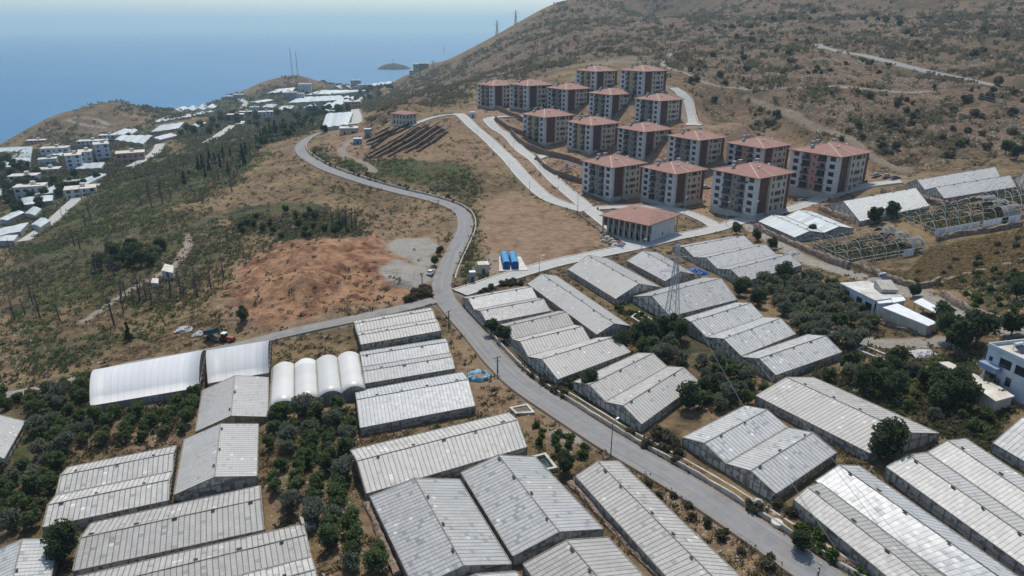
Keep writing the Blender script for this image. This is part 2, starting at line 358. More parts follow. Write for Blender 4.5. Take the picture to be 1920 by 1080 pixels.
def gat(px, py):
    p = at(px, py); return Vector((p.x, p.y, G(p.x, p.y)))
ROAD_XY = [(np.array(p), wd/2) for p, wd, _ in RW.values()]+[(np.array(p), wd/2-1) for p, wd, a in WT if a > .45]
def near_road(x, y, m=1.0):
    for a, h in ROAD_XY:
        if np.min((a[:, 0]-x)**2+(a[:, 1]-y)**2) < (h+m)**2: return True
    return False

m = mat('ground', (.2, .15, .1), .95, .1); k = NB(m); v = k.coord()
at_ = k.n('ShaderNodeAttribute', attribute_name='soil'); sp = k.n('ShaderNodeSeparateColor', i_0=at_.outputs['Color'])
veg, red, grv, hil = sp.outputs[0], sp.outputs[1], sp.outputs[2], at_.outputs['Alpha']
nA = k.noise(v, .045, 6, .65); nB = k.noise(v, .35, 6, .65); nC = k.noise(v, 1.6, 5, .7); nD = k.noise(v, .12, 5, .6, dist=.6)
c = k.mix(k.ramp(nB, .35, .65), (.062, .042, .024), (.19, .135, .072))
c = k.mix(k.ramp(nA, .45, .62), c, k.mix(nC, (.14, .095, .05), (.28, .205, .11)))
c = k.mix(k.math('MULTIPLY', k.ramp(nD, .56, .66), .75), c, (.055, .05, .028))          # dull low scrub in the dry grass
rs = k.mix(k.ramp(nB, .3, .7), (.17, .105, .062), (.315, .22, .145)); rs = k.mix(k.ramp(nD, .5, .7), rs, (.15, .078, .05))
rs = k.mix(k.ramp(red, .9, 1.5), rs, k.mix(k.ramp(k.math('ADD', k.math('MULTIPLY', nB, .5), k.math('MULTIPLY', nD, .5)), .42, .58), (.13, .058, .032), (.33, .19, .105)))
c = k.mix(k.math('MULTIPLY', k.math('MINIMUM', red, 1.0), k.ramp(k.math('ADD', nC, k.math('MULTIPLY', red, .3)), .45, .7)), c, rs)
vg = k.mix(k.ramp(nC, .3, .7), (.035, .048, .017), (.085, .098, .034)); vg = k.mix(k.ramp(nD, .42, .58), vg, (.085, .066, .036)); vg = k.mix(k.ramp(nA, .5, .62), vg, (.03, .036, .018))
fv = k.ramp(k.math('ADD', nB, k.math('MULTIPLY', k.math('SUBTRACT', veg, .5), .9)), .42, .62)
c = k.mix(k.math('MULTIPLY', fv, k.ramp(veg, .02, .3)), c, vg)
gr = k.mix(k.ramp(nC, .3, .7), (.17, .155, .135), (.36, .33, .28)); c = k.mix(k.ramp(grv, .15, .7), c, gr)
vo = k.n('ShaderNodeTexVoronoi', i_Vector=v, i_Scale=.55, feature='F1'); ro = k.ramp(k.math('ADD', vo.outputs[0], k.math('MULTIPLY', nB, .6)), .66, .46)
rock = k.math('MULTIPLY', k.math('MULTIPLY', hil, k.ramp(nA, .42, .6)), ro)
c = k.mix(k.math('MULTIPLY', rock, .8), c, k.mix(nC, (.30, .24, .19), (.50, .43, .36)))
hd = k.math('MULTIPLY', k.math('MULTIPLY', hil, k.ramp(k.noise(v, .055, 8, .72), .50, .57)), .7)
c = k.mix(k.math('MULTIPLY', hil, .7), c, k.mix(k.ramp(nB, .35, .65), (.055, .034, .024), (.19, .122, .080)))
c = k.mix(hd, c, k.mix(nC, (.03, .034, .016), (.085, .075, .04)))
k.link(c, 'Base Color')
hgt = k.math('ADD', k.math('MULTIPLY', nB, .9), k.math('MULTIPLY', nC, .45))
k.b.inputs['Roughness'].default_value = .95
k.bump(hgt, .9, .9)
me.materials.append(m)
tag(link('ground', me), kind='structure')
# ---- sea
m = mat('sea_water', (.012, .085, .15), .45, .32); k = NB(m); v = k.coord()
k.link(k.mix(k.ramp(k.noise(v, .0025, 4), .35, .65), (.004, .10, .21), (.008, .125, .25)), 'Base Color')
k.bump(k.noise(k.n('ShaderNodeMapping', i_Vector=v, i_Scale=(1, 2.2, 1)).outputs[0], .09, 6, .6), .6, 1.5)
nr = 48; V = [(0, 0, 0)]; F = []
for r in (400, 1500, 4000, 12000, 40000):
    V += [(r*cos(2*pi*i/nr), r*sin(2*pi*i/nr), 0) for i in range(nr)]
b = MB()
for i in range(nr): b.face([V[0], V[1+i], V[1+(i+1) % nr]])
for q in range(4):
    for i in range(nr): j = (i+1) % nr; o_ = 1+q*nr; b.face([V[o_+i], V[o_+nr+i], V[o_+nr+j], V[o_+j]])
o = b.build('sea', m); o.location = (0, 0, -75); tag(o, kind='structure')
# ---- island
p = P_z(735, 131, -75); R_i = 70
xs, ys = np.meshgrid(np.linspace(-1.35, 1.35, 70), np.linspace(-1.2, 1.2, 40)); rad = np.hypot(xs, ys*1.15)
zz = np.clip(1-rad**2, -.3, 1)*25+fbm(xs*60, ys*60, 25, 4, 3)*9-3; W = 70
i_ = (np.arange(39)[:, None]*70+np.arange(69)[None]).ravel()
o = link('island', mesh_np('island', np.stack([xs.ravel()*R_i, ys.ravel()*W, zz.ravel()], -1), np.stack([i_, i_+1, i_+71, i_+70], -1), noisy('island_scrub', (.06, .05, .035), (.025, .028, .016), .08), True))
o.location = (p[0], p[1]+60, -76); tag(o, kind='structure')
# ---- haze
hz = D.materials.new('air_haze'); hz.use_nodes = True; t = hz.node_tree; t.nodes.remove(t.nodes['Principled BSDF'])
pv = t.nodes.new('ShaderNodeVolumePrincipled'); pv.inputs['Color'].default_value = (.62, .88, 1.0, 1); pv.inputs['Density'].default_value = .00011
pv.inputs['Anisotropy'].default_value = .2
t.links.new(pv.outputs[0], t.nodes['Material Output'].inputs['Volume'])
b = MB(); b.box(-30000, -4000, -135, 30000, 42000, 420); o = b.build('haze', hz); tag(o, kind='stuff')
# ---- road surfaces
def asphalt(name, a, b_):
    m = mat(name, a, .9, .25); k = NB(m); v = k.coord(); n1 = k.noise(v, .5, 5, .7); n2 = k.noise(v, 6, 3)
    uv = k.n('ShaderNodeUVMap').outputs[0]; sx = k.n('ShaderNodeSeparateXYZ', i_0=uv).outputs
    c = k.mix(k.ramp(n1, .3, .7), a, b_); c = k.mix(k.math('MULTIPLY', n2, .3), c, (.05, .05, .05))
    edge = k.ramp(k.math('ADD', k.math('ABSOLUTE', k.math('SUBTRACT', sx[0], .5)), k.math('MULTIPLY', n1, .12)), .49, .555)
    c = k.mix(edge, c, (.23, .17, .12))
    st = k.noise(k.n('ShaderNodeMapping', i_Vector=uv, i_Scale=(9, .03, 1)).outputs[0], 1.0, 4, .6); c = k.mix(k.math('MULTIPLY', k.ramp(st, .5, .7), .45), c, (.12, .115, .11)); c = k.mix(k.math('MULTIPLY', k.ramp(st, .48, .3), .3), c, (.33, .31, .28))
    pa = k.n('ShaderNodeTexVoronoi', i_Vector=v, i_Scale=.12); c = k.mix(k.math('MULTIPLY', k.ramp(pa.outputs[0], .22, .16), .25), c, (.09, .09, .09))
    k.link(c, 'Base Color'); return m
M['asphalt'] = asphalt('asphalt', (.20, .195, .185), (.26, .255, .245)); M['asphalt_old'] = asphalt('worn_asphalt', (.20, .19, .175), (.28, .265, .24))
m = mat('concrete_paving', (.5, .49, .46), .85, .25); k = NB(m); v = k.coord(); uv = k.n('ShaderNodeUVMap').outputs[0]
s2 = k.n('ShaderNodeSeparateXYZ', i_0=uv).outputs
c = k.mix(k.ramp(k.noise(v, .4, 5, .7), .3, .7), (.30, .30, .275), (.40, .40, .37)); side = k.ramp(k.math('ABSOLUTE', k.math('SUBTRACT', s2[0], .5)), .335, .345)
jt = k.math('LESS_THAN', k.math('FRACT', k.math('MULTIPLY', s2[1], .2)), .04); c = k.mix(k.math('MULTIPLY', jt, .3), c, (.2, .2, .19))
c = k.mix(k.math('MULTIPLY', side, .6), c, (.42, .385, .335)); k.link(c, 'Base Color'); M['concrete_road'] = m
M['kerb'] = noisy('kerb_concrete', (.42, .38, .33), (.56, .52, .46), .8)
order = list(RW)
for ri, (name, (pts, wd, mt)) in enumerate(RW.items()):
    V = []; UV = []; s = 0; lift = .10+.012*(len(order)-ri)/3
    ex = 0 if mt == 'concrete_road' else .35
    for i, p in enumerate(pts):
        d = (pts[min(i+1, len(pts)-1)]-pts[max(i-1, 0)]).normalized(); nrm = Vector((d.y, -d.x)); z = H(p.x, p.y)+lift
        if i: s += (p-pts[i-1]).length
        hw = wd/2+ex
        for u in (-1, -.5, 0, .5, 1):
            q = p+nrm*u*hw; V.append((q.x, q.y, z*.6+.4*(H(q.x, q.y)+lift)-(.05 if abs(u) == 1 else 0))); UV.append((u*.5+.5, s))
        for u in (-1, 1): q = p+nrm*u*(hw+.5); V.append((q.x, q.y, z-1.2)); UV.append((0, s))
    F = []
    for i in range(len(pts)-1):
        a = i*7; b_ = a+7
        F += [(a+j, a+j+1, b_+j+1, b_+j) for j in range(4)]+[(a+5, a, b_, b_+5), (a+4, a+6, b_+6, b_+4)]
    o = link(name, mesh_np(name, V, F, M[mt], False, UV)); tag(o, kind='structure')
    if mt == 'concrete_road' and name not in ('village_road', 'village_lane', 'coast_lane', 'town_road', 'shore_lane'):
        for sgn, word in ((-1, 'near_kerb'), (1, 'far_kerb')):
            b = MB(); prev = None
            for i, p in enumerate(pts):
                d = (pts[min(i+1, len(pts)-1)]-pts[max(i-1, 0)]).normalized(); nrm = Vector((d.y, -d.x))*sgn; z = H(p.x, p.y)+lift
                q0 = p+nrm*(wd/2-.05); q1 = p+nrm*(wd/2+.35); bad = False
                for n2, (p2, w2, _) in RW.items():
                    if n2 != name and min((e-q0).length_squared for e in p2) < (w2/2+.2)**2: bad = True
                z0 = z-.6; z1 = z+.14
                ring = [(q0.x, q0.y, z0), (q0.x, q0.y, z1), (q1.x, q1.y, z1), (q1.x, q1.y, z0)]
                if prev and not bad:
                    for j in range(4): b.face([prev[j], prev[(j+1) % 4], ring[(j+1) % 4], ring[j]])
                prev = None if bad else ring
            if b.f: tag(b.build('kerb', M['kerb']), kind='structure')
# ================================================================ GREENHOUSES
def pane_mat(name, a, b, dark, line, pw=.85, ph=1.3, lw=.10, rough=(.25, .5), darkp=.12, jit=.10, spec=.5, streak=.6, vary=.3):
    m = mat(name, a, .4, spec); k = NB(m); uv = k.n('ShaderNodeUVMap').outputs[0]; s = k.n('ShaderNodeSeparateXYZ', i_0=uv).outputs
    px = k.math('DIVIDE', s[0], pw); py = k.math('DIVIDE', s[1], ph)
    cell = k.n('ShaderNodeCombineXYZ', i_0=k.math('FLOOR', px), i_1=k.math('FLOOR', py), i_2=k.math('MULTIPLY', k.n('ShaderNodeObjectInfo').outputs['Random'], 91)).outputs[0]
    wn = k.n('ShaderNodeTexWhiteNoise', i_Vector=cell, noise_dimensions='3D')
    v = k.coord(); big = k.noise(v, .13, 4, .6); fine = k.noise(k.n('ShaderNodeMapping', i_Vector=uv, i_Scale=(1.3, .25, 1)).outputs[0], 1.0, 4, .7)
    orr = k.n('ShaderNodeObjectInfo').outputs['Random']
    f = k.math('ADD', k.math('MULTIPLY', wn.outputs[0], vary), k.math('ADD', k.math('MULTIPLY', fine, streak), k.math('MULTIPLY', big, .5)))
    c = k.mix(k.ramp(f, .3, 1.0), a, b)
    c = k.mix(k.math('MULTIPLY', k.math('LESS_THAN', wn.outputs[0], darkp), .55), c, dark)
    c = k.mix(k.math('MULTIPLY', k.math('GREATER_THAN', wn.outputs[0], .988), .6), c, (.6, .6, .58))  # rare panes painted near white, sun sparkle put into the colour
    c = k.mix(k.ramp(big, .56, .72), c, k.mix(.35, c, dark))
    lx = k.math('LESS_THAN', k.math('FRACT', px), lw/pw); ly = k.math('LESS_THAN', k.math('FRACT', py), lw*.55/ph)
    c = k.mix(k.math('MULTIPLY', k.math('MAXIMUM', lx, k.math('MULTIPLY', ly, .3)), .8), c, line)
    hs = k.n('ShaderNodeHueSaturation', i_Color=c, i_Value=k.math('ADD', k.math('MULTIPLY', orr, .3), .85)).outputs[0]
    k.link(hs, 'Base Color')
    k.link(k.math('ADD', k.math('MULTIPLY', wn.outputs[0], rough[1]-rough[0]), k.math('ADD', rough[0], k.math('MULTIPLY', fine, .12))), 'Roughness')
    geo = k.n('ShaderNodeNewGeometry').outputs['Normal']
    j = k.n('ShaderNodeVectorMath', operation='MULTIPLY_ADD', i_0=wn.outputs[1], i_1=(jit, jit, jit)); j.inputs[2].default_value = (-jit/2, -jit/2, -jit/2)
    ad = k.n('ShaderNodeVectorMath', operation='ADD', i_0=geo, i_1=j.outputs[0]); nn = k.n('ShaderNodeVectorMath', operation='NORMALIZE', i_0=ad.outputs[0])
    k.link(nn.outputs[0], 'Normal'); return m
M['glass'] = pane_mat('weathered_glass_roof', (.22, .205, .18), (.41, .395, .355), (.17, .18, .175), (.085, .08, .068), pw=.8, ph=.6, lw=.15, darkp=.03, jit=.05, rough=(.45, .6), vary=.2, streak=1.0, spec=.35)
M['glass_blue'] = pane_mat('cleaner_glass_roof', (.205, .21, .195), (.40, .40, .375), (.14, .17, .18), (.09, .088, .08), pw=.8, ph=.6, lw=.15, rough=(.42, .56), darkp=.05, jit=.05, vary=.2, streak=1.0, spec=.4)
M['glass_fine'] = pane_mat('fine_paned_glass_roof', (.26, .25, .225), (.43, .42, .385), (.2, .215, .21), (.12, .118, .105), pw=.7, ph=.6, lw=.13, darkp=.02, jit=.05, rough=(.42, .55), vary=.15, streak=.7)
M['glass_semi'] = pane_mat('half_shiny_glass_roof', (.24, .245, .235), (.40, .405, .39), (.17, .18, .18), (.12, .12, .11), pw=.7, ph=.6, lw=.13, darkp=.02, jit=.10, rough=(.40, .56), vary=.15, streak=1.0, spec=.45)
M['glass_shiny'] = pane_mat('sun_catching_glass_roof', (.26, .27, .26), (.42, .43, .42), (.17, .18, .18), (.12, .12, .11), pw=.8, ph=.6, lw=.13, darkp=.02, jit=.08, rough=(.26, .38), vary=.15, streak=.9, spec=.5)
M['wallglass'] = pane_mat('side_wall_glazing', (.17, .155, .13), (.42, .385, .33), (.06, .056, .045), (.36, .33, .28), pw=.6, ph=.6, lw=.12, rough=(.4, .6), darkp=.27, streak=.6, vary=.9)
M['gableglass'] = pane_mat('gable_glazing', (.20, .185, .155), (.46, .43, .37), (.06, .055, .042), (.30, .28, .24), pw=.7, ph=.7, lw=.14, rough=(.4, .6), darkp=.25, streak=.6, vary=.9)
M['yellow_gable'] = pane_mat('yellowed_sheeting', (.26, .19, .09), (.38, .30, .16), (.12, .08, .04), (.08, .06, .04), pw=.9, ph=1.1, darkp=.25)
M['plastic'] = pane_mat('white_plastic_sheeting', (.38, .385, .375), (.48, .48, .47), (.46, .465, .46), (.36, .36, .35), pw=1.25, ph=60, lw=.13, rough=(.5, .6), darkp=.1, jit=.02, streak=.5)
M['plastic_wall'] = pane_mat('grey_plastic_side', (.25, .235, .215), (.33, .31, .285), (.20, .19, .17), (.13, .12, .11), pw=2.1, ph=3, lw=.12, rough=(.5, .6), darkp=.1)
M['creamplastic'] = pane_mat('creamy_plastic_sheeting', (.43, .425, .38), (.51, .50, .46), (.42, .41, .37), (.46, .43, .34), pw=2.6, ph=90, lw=.10, rough=(.3, .4), darkp=.05, jit=.02)
M['white_far'] = pane_mat('pale_greenhouse_roof', (.34, .37, .355), (.47, .50, .48), (.27, .30, .29), (.26, .28, .28), pw=3, ph=5, lw=.3, rough=(.4, .6), darkp=.12)
M['frame'] = noisy('weathered_timber_frame', (.16, .145, .12), (.28, .26, .22), 2)
M['steel'] = noisy('galvanised_steel', (.36, .36, .36), (.50, .50, .50), 2, .6, .4)
M['clip'] = mat('dark_vent_flap', (.045, .042, .038), .8)
def quad_world(cs, he): return [at(px, py, he) for px, py in cs]
def greenhouse(label, cs, n=1, roof='glass', he=1.8, rise=.16, arch=False, wall='wallglass', gable='gableglass', detail=True, name='greenhouse', cat='greenhouse', group=None, clips=True, frame=True):
    """cs: four eave corners on the photograph, A-B = one gable end, C-D the other (A-D and B-C are eaves)"""
    A, B, C_, D_ = quad_world(cs, he)
    base = (A+B+C_+D_)/4; base.z = min(G(q.x, q.y) for q in (A, B, C_, D_))
    root = empty(name, base, 0, label, cat, group); L = lambda p: p-base
    A, B, C_, D_ = map(L, (A, B, C_, D_))
    def gz(p): return G(p.x+base.x, p.y+base.y)-base.z-.5
    nl = max(2, int((D_-A).length/2.6)); width = ((B-A).length+(C_-D_).length)/2/n; up = Vector((0, 0, width*rise))
    L0 = (D_-A).length; lerp = lambda p, q, t: p+(q-p)*t
    ns = 10 if arch else 6
    for b_ in range(n):
        a0, b0 = lerp(A, B, b_/n), lerp(A, B, (b_+1)/n); d0, c0 = lerp(D_, C_, b_/n), lerp(D_, C_, (b_+1)/n)
        V = []; UV = []
        for i in range(nl+1):
            t = i/nl; e0, e1 = lerp(a0, d0, t), lerp(b0, c0, t); sag = .018*math.sin(i*1.7+b_)+random.uniform(-.008, .008)
            for j in range(ns+1):
                s = j/ns; hgt = (1-abs(2*s-1)) if not arch else math.sin(pi*s)**.8
                p = lerp(e0, e1, s)+up*hgt*(1.15 if arch else 1)
                if 0 < i < nl: p.z += sag*hgt+random.uniform(-.006, .006)
                over = (i == 0)*-.12+(i == nl)*.12
                p = p+(d0-a0).normalized()*over; V.append(p); UV.append((t*L0+b_*31, s*width*1.05+b_*7))
        F = [(i*(ns+1)+j, i*(ns+1)+j+1, (i+1)*(ns+1)+j+1, (i+1)*(ns+1)+j) for i in range(nl) for j in range(ns)]
        # orientation: make normals point up
        q0, q1, q2 = V[F[0][0]], V[F[0][1]], V[F[0][3]]
        if (q1-q0).cross(q2-q0).z < 0: F = [f[::-1] for f in F]
        nv = len(V)                                             # a thin real sheet: lower side 4 cm below
        V2 = V+[v-Vector((0, 0, .05)) for v in V]; F2 = F+[tuple(x+nv for x in f[::-1]) for f in F]
        rim = [i*(ns+1) for i in range(nl+1)]+[nl*(ns+1)+j for j in range(1, ns+1)]+[i*(ns+1)+ns for i in range(nl-1, -1, -1)]+[j for j in range(ns-1, 0, -1)]
        for i in range(len(rim)): a_, b2 = rim[i], rim[(i+1) % len(rim)]; F2.append((a_, b2, b2+nv, a_+nv))
        link('roof', mesh_np('roof', V2, F2, M[roof], arch, UV+UV), root)
    # walls
    def wall_strip(name, P, Q, prof, mt):
        b = MB(); k = max(2, int((Q-P).length/3)); s = 0; nor = (Q-P).cross(Vector((0, 0, 1))).normalized()*.04
        for i in range(k):
            p, q = lerp(P, Q, i/k), lerp(P, Q, (i+1)/k); pt, qt = p+Vector((0, 0, prof(i/k))), q+Vector((0, 0, prof((i+1)/k)))
            pb, qb = Vector((p.x, p.y, gz(p))), Vector((q.x, q.y, gz(q))); w_ = (q-p).length
            uvs = [(s, pb.z), (s+w_, qb.z), (s+w_, qt.z), (s, pt.z)]
            b.face([pb, qb, qt, pt], uvs); b.face([pt-nor, qt-nor, qb-nor, pb-nor], uvs[::-1]); s += w_
        b.build(name, M[mt], root)
    z0 = lambda t: -.03
    wall_strip('side_wall', A, D_, z0, wall); wall_strip('side_wall', B, C_, z0, wall)
    def gprof(t):
        s = (t*n) % 1 if t < 1 else 1
        return (width*rise*((1-abs(2*s-1)) if not arch else 1.12*math.sin(pi*s)**.8))-.06
    def gable_wall(P, Q):
        b = MB(); kk = n*(10 if arch else 6); W_ = (Q-P).length; nor = (Q-P).cross(Vector((0, 0, 1))).normalized()*.04
        for i in range(kk):
            t0, t1 = i/kk, (i+1)/kk; p, q = lerp(P, Q, t0), lerp(P, Q, t1)
            h0 = gprof(t0) if i % (kk//n) else -.06; h1 = gprof(t1) if (i+1) % (kk//n) else -.06
            pb, qb = Vector((p.x, p.y, gz(p))), Vector((q.x, q.y, gz(q))); pt, qt = p+Vector((0, 0, h0)), q+Vector((0, 0, h1))
            uvs = [(t0*W_, pb.z), (t1*W_, qb.z), (t1*W_, qt.z), (t0*W_, pt.z)]
            b.face([pb, qb, qt, pt], uvs); b.face([pt-nor, qt-nor, qb-nor, pb-nor], uvs[::-1])
        b.build('end_wall', M[gable], root)
    gable_wall(A, B); gable_wall(C_, D_)
    if not detail: return root
    b = MB(); fr = .11
    nr_ = Vector((0, 0, .05))
    if frame:
        for P, Q in ((A, D_), (B, C_)):
            o_ = (P-(B if P is A else A)).normalized()*.09
            k = max(3, int((Q-P).length/2.2))
            for i in range(k+1):
                p = lerp(P, Q, i/k)+o_; b.bar(p-Vector((0, 0, .1)), (p.x, p.y, gz(p)), fr)
            b.bar(P+o_, Q+o_, .14)
            mid = Vector((0, 0, -he*.55)); b.bar(P+o_+mid, Q+o_+mid, .08)
        for P, Q in ((A, B), (D_, C_)):
            o_ = (P-(D_ if P is A else A)).normalized()*.13
            k = n*7
            for i in range(k+1):
                t = i/k; p = lerp(P, Q, t)+o_; h = gprof(t) if i % 7 else -.05
                b.bar(p+Vector((0, 0, h)), (p.x, p.y, gz(p)), .10)
            b.bar(P+o_, Q+o_, .12)
            for j in range(n):
                e0, e1 = lerp(P, Q, j/n)+o_, lerp(P, Q, (j+1)/n)+o_
                if not arch: b.bar(e0, (e0+e1)/2+up, .13); b.bar((e0+e1)/2+up, e1, .13)
                b.bar(lerp(e0, e1, .06)+up*.1, lerp(e0, e1, .45)-Vector((0, 0, he*.6)), .07)
    for j in range(1, n):
        b.bar(lerp(A, B, j/n)+nr_, lerp(D_, C_, j/n)+nr_, .28, .1)
    b.build('frame', M['frame'], root)
    if not arch:
        b = MB(); 
        for j in range(n):
            r0, r1 = lerp(A, B, (j+.5)/n)+up, lerp(D_, C_, (j+.5)/n)+up; b.bar(r0+nr_, r1+nr_, .16, .08)
            if clips:
                L1 = (r1-r0).length; t = random.uniform(1, 4); side = (B-A).normalized(); dr = (r1-r0).normalized()
                while t < L1-1:
                    p = r0+dr*t+side*random.choice((-.35, .35))+Vector((0, 0, .08)); h = random.uniform(.18, .38)
                    c = MB(); c.prism([p-dr*h-side*.16, p+dr*h-side*.16, p+dr*h+side*.16, p-dr*h+side*.16], [q+Vector((0, 0, .13)) for q in (p-dr*h-side*.16, p+dr*h-side*.16, p+dr*h+side*.16, p-dr*h+side*.16)]); c.build('vent_flap', M['clip'], root)
                    t += random.uniform(4.5, 7.5)
        b.build('ridge_cap', M['frame'], root)
    return root
GH = [
 ('long white plastic tunnel greenhouse at the left end beside the narrow farm road', [(170,761),(184,697),(386,659),(372,727)], 1, dict(roof='plastic', arch=True, wall='plastic_wall', gable='plastic_wall', rise=.15, he=2.6)),
 ('shorter white plastic tunnel greenhouse continuing the long one towards the road junction', [(391,719),(391,660),(507,641),(503,699)], 1, dict(roof='plastic', arch=True, wall='plastic_wall', gable='plastic_wall', rise=.15, he=2.6)),
 ('grey glasshouse with a yellowed gable just below the short white tunnel', [(367,809),(502,781),(503,707),(380,732)], 1, dict(roof='glass_fine', gable='yellow_gable', rise=.14)),
 ('glasshouse with a row of dark flaps down its right edge, below the yellowed gable', [(327,927),(481,892),(484,795),(346,824)], 1, dict(roof='glass_fine', rise=.13)),
 ('two-bay glasshouse with dark grey near slopes at the edge of the left orchard', [(81,988),(128,876),(330,836),(315,938)], 2, dict(rise=.13)),
 ('long single-ridge glasshouse with a pale far slope in the lower left', [(138,1070),(172,981),(487,911),(494,993)], 1, dict(rise=.13)),
 ('two-bay glasshouse cut off by the bottom edge, beside a small square water tank', [(90,1262),(140,1083),(567,983),(600,1115)], 2, dict(rise=.12)),
 ('bluish glasshouse in the bottom left corner of the photo', [(-60,1180),(84,1140),(108,1010),(-20,1038)], 1, dict(roof='glass_blue', rise=.13)),
 ('glasshouse corner entering at the left edge above the olive trees', [(-122,890),(-2,876),(47,790),(-72,785)], 1, dict(roof='glass_fine', rise=.12)),
 ('four-arched milky plastic tunnel greenhouse between the glasshouses', [(506,765),(684,728),(672,664),(511,690)], 4, dict(roof='creamplastic', arch=True, wall='plastic_wall', gable='plastic_wall', rise=.2, he=2.3)),
 ('topmost of three wide glasshouses left of the junction', [(677,646),(663,602),(807,577),(826,620)], 2, dict(rise=.11)),
 ('middle of three wide glasshouses, with shining upper bay left of the road', [(685,719),(676,660),(834,635),(852,691)], 2, dict(roof='glass_semi', rise=.12)),
 ('bright glaring glasshouse next to the blue tarpaulin pit', [(676,802),(667,734),(866,698),(890,761)], 1, dict(roof='glass_semi', rise=.14)),
 ('long glasshouse with rounded ridge below the glaring one', [(688,925),(658,844),(953,774),(987,838)], 1, dict(rise=.15)),
 ('broad glasshouse with wheel-worn grey roof at bottom centre left', [(778,1102),(958,1057),(861,899),(695,931)], 1, dict(roof='glass_blue', rise=.13)),
 ('broad glasshouse beside the sunken green water tank at bottom centre', [(962,1042),(1130,991),(1003,857),(865,886)], 1, dict(roof='glass_blue', rise=.14)),
 ('glasshouse running off the bottom edge below the tank glasshouse', [(1075,1182),(1240,1117),(1140,1008),(982,1058)], 1, dict(rise=.14)),
 ('sliver of a glasshouse roof at the very bottom centre', [(880,1200),(1030,1155),(968,1072),(815,1112)], 1, dict(roof='glass_blue', rise=.12)),
 ('long narrow glasshouse just left of the main road at the bottom', [(1352,1193),(1489,1177),(1160,865),(1080,893)], 1, dict(rise=.16)),
 ('two-bay glasshouse closest to the junction on the right of the main road', [(914,606),(868,558),(985,537),(1031,583)], 2, dict(roof='glass_fine', rise=.16)),
 ('two-bay glasshouse second from the junction on the right side of the road', [(990,667),(937,609),(1048,583),(1106,638)], 2, dict(rise=.16)),
 ('single-bay glasshouse third from the junction on the right side of the road', [(1046,711),(989,668),(1122,633),(1182,660)], 1, dict(rise=.17)),
 ('very long narrow glasshouse running down from the pale estate street', [(1119,627),(1181,611),(1043,517),(989,532)], 1, dict(roof='glass_fine', rise=.17)),
 ('long glasshouse beside a brown ditch, second from the estate street corner', [(1154,560),(1237,538),(1138,484),(1065,505)], 1, dict(roof='glass_fine', rise=.16)),
 ('narrow glasshouse directly behind the lattice pylon top', [(1247,527),(1302,514),(1232,473),(1176,489)], 1, dict(roof='glass_blue', rise=.15)),
 ('wide glasshouse behind the base of the lattice pylon', [(1257,593),(1187,556),(1320,520),(1382,562)], 1, dict(roof='glass_blue', rise=.16)),
 ('two-bay glasshouse on the right of the road, level with the blue tarpaulin pit', [(1203,795),(1076,716),(1196,662),(1311,716)], 2, dict(rise=.16)),
 ('two-bay glasshouse right of the pylon beside the big olive grove', [(1390,667),(1267,601),(1380,567),(1492,626)], 2, dict(roof='glass_blue', rise=.15)),
 ('single-bay glasshouse at the lower end of the row right of the pylon', [(1455,703),(1391,669),(1515,627),(1578,660)], 1, dict(roof='glass_blue', rise=.16)),
 ('three-bay glasshouse below the apartment car lane and dirt track', [(1395,528),(1262,463),(1374,443),(1503,497)], 3, dict(roof='glass_blue', rise=.14)),
 ('pale-roofed pair of glasshouse bays on the stone terrace by the apartments', [(1490,445),(1600,428),(1522,396),(1422,415)], 2, dict(roof='white_far', rise=.14)),
 ('glasshouse on its own terrace below the tallest right-hand apartment block', [(1613,415),(1547,385),(1684,365),(1742,386)], 1, dict(roof='glass_blue', rise=.14)),
 ('two-bay glasshouse on the upper terrace beside the three parked cars', [(1771,372),(1702,342),(1850,317),(1905,350)], 2, dict(roof='glass_blue', rise=.13)),
 ('glasshouse bay cut by the right edge behind the upper terrace', [(1940,365),(1888,335),(1990,318),(2050,345)], 1, dict(roof='glass_blue', rise=.13)),
 ('long glasshouse with a pale ribbed roof between the olive grove and the power lines', [(1630,849),(1760,812),(1526,708),(1418,742)], 1, dict(rise=.14)),
 ('two-bay glasshouse across the road from the street lamp', [(1455,925),(1281,820),(1397,761),(1568,848)], 2, dict(roof='glass_blue', rise=.14)),
 ('outer dull bay beside the blinding white glasshouse, along the road at lower right', [(1801,1194),(1912,1188),(1538,906),(1490,937)], 1, dict(roof='glass_fine', rise=.10, he=2.2)),
 ('glasshouse whose upper end glares pure white in the sun', [(1922,1186),(2084,1204),(1612,874),(1530,902)], 1, dict(roof='glass_shiny', rise=.18, he=2.2)),
 ('two-bay glasshouse running off the lower right corner of the photo', [(2074,1171),(2215,1092),(1812,823),(1663,876)], 2, dict(roof='glass_fine', rise=.12, he=2.2)),
 ('small glasshouse end entering at the right edge', [(1990,905),(2100,850),(1960,776),(1863,831)], 1, dict(roof='glass_blue', rise=.14)),
]
for lb, cs, n, kw in GH: greenhouse(lb, cs, n, **kw)
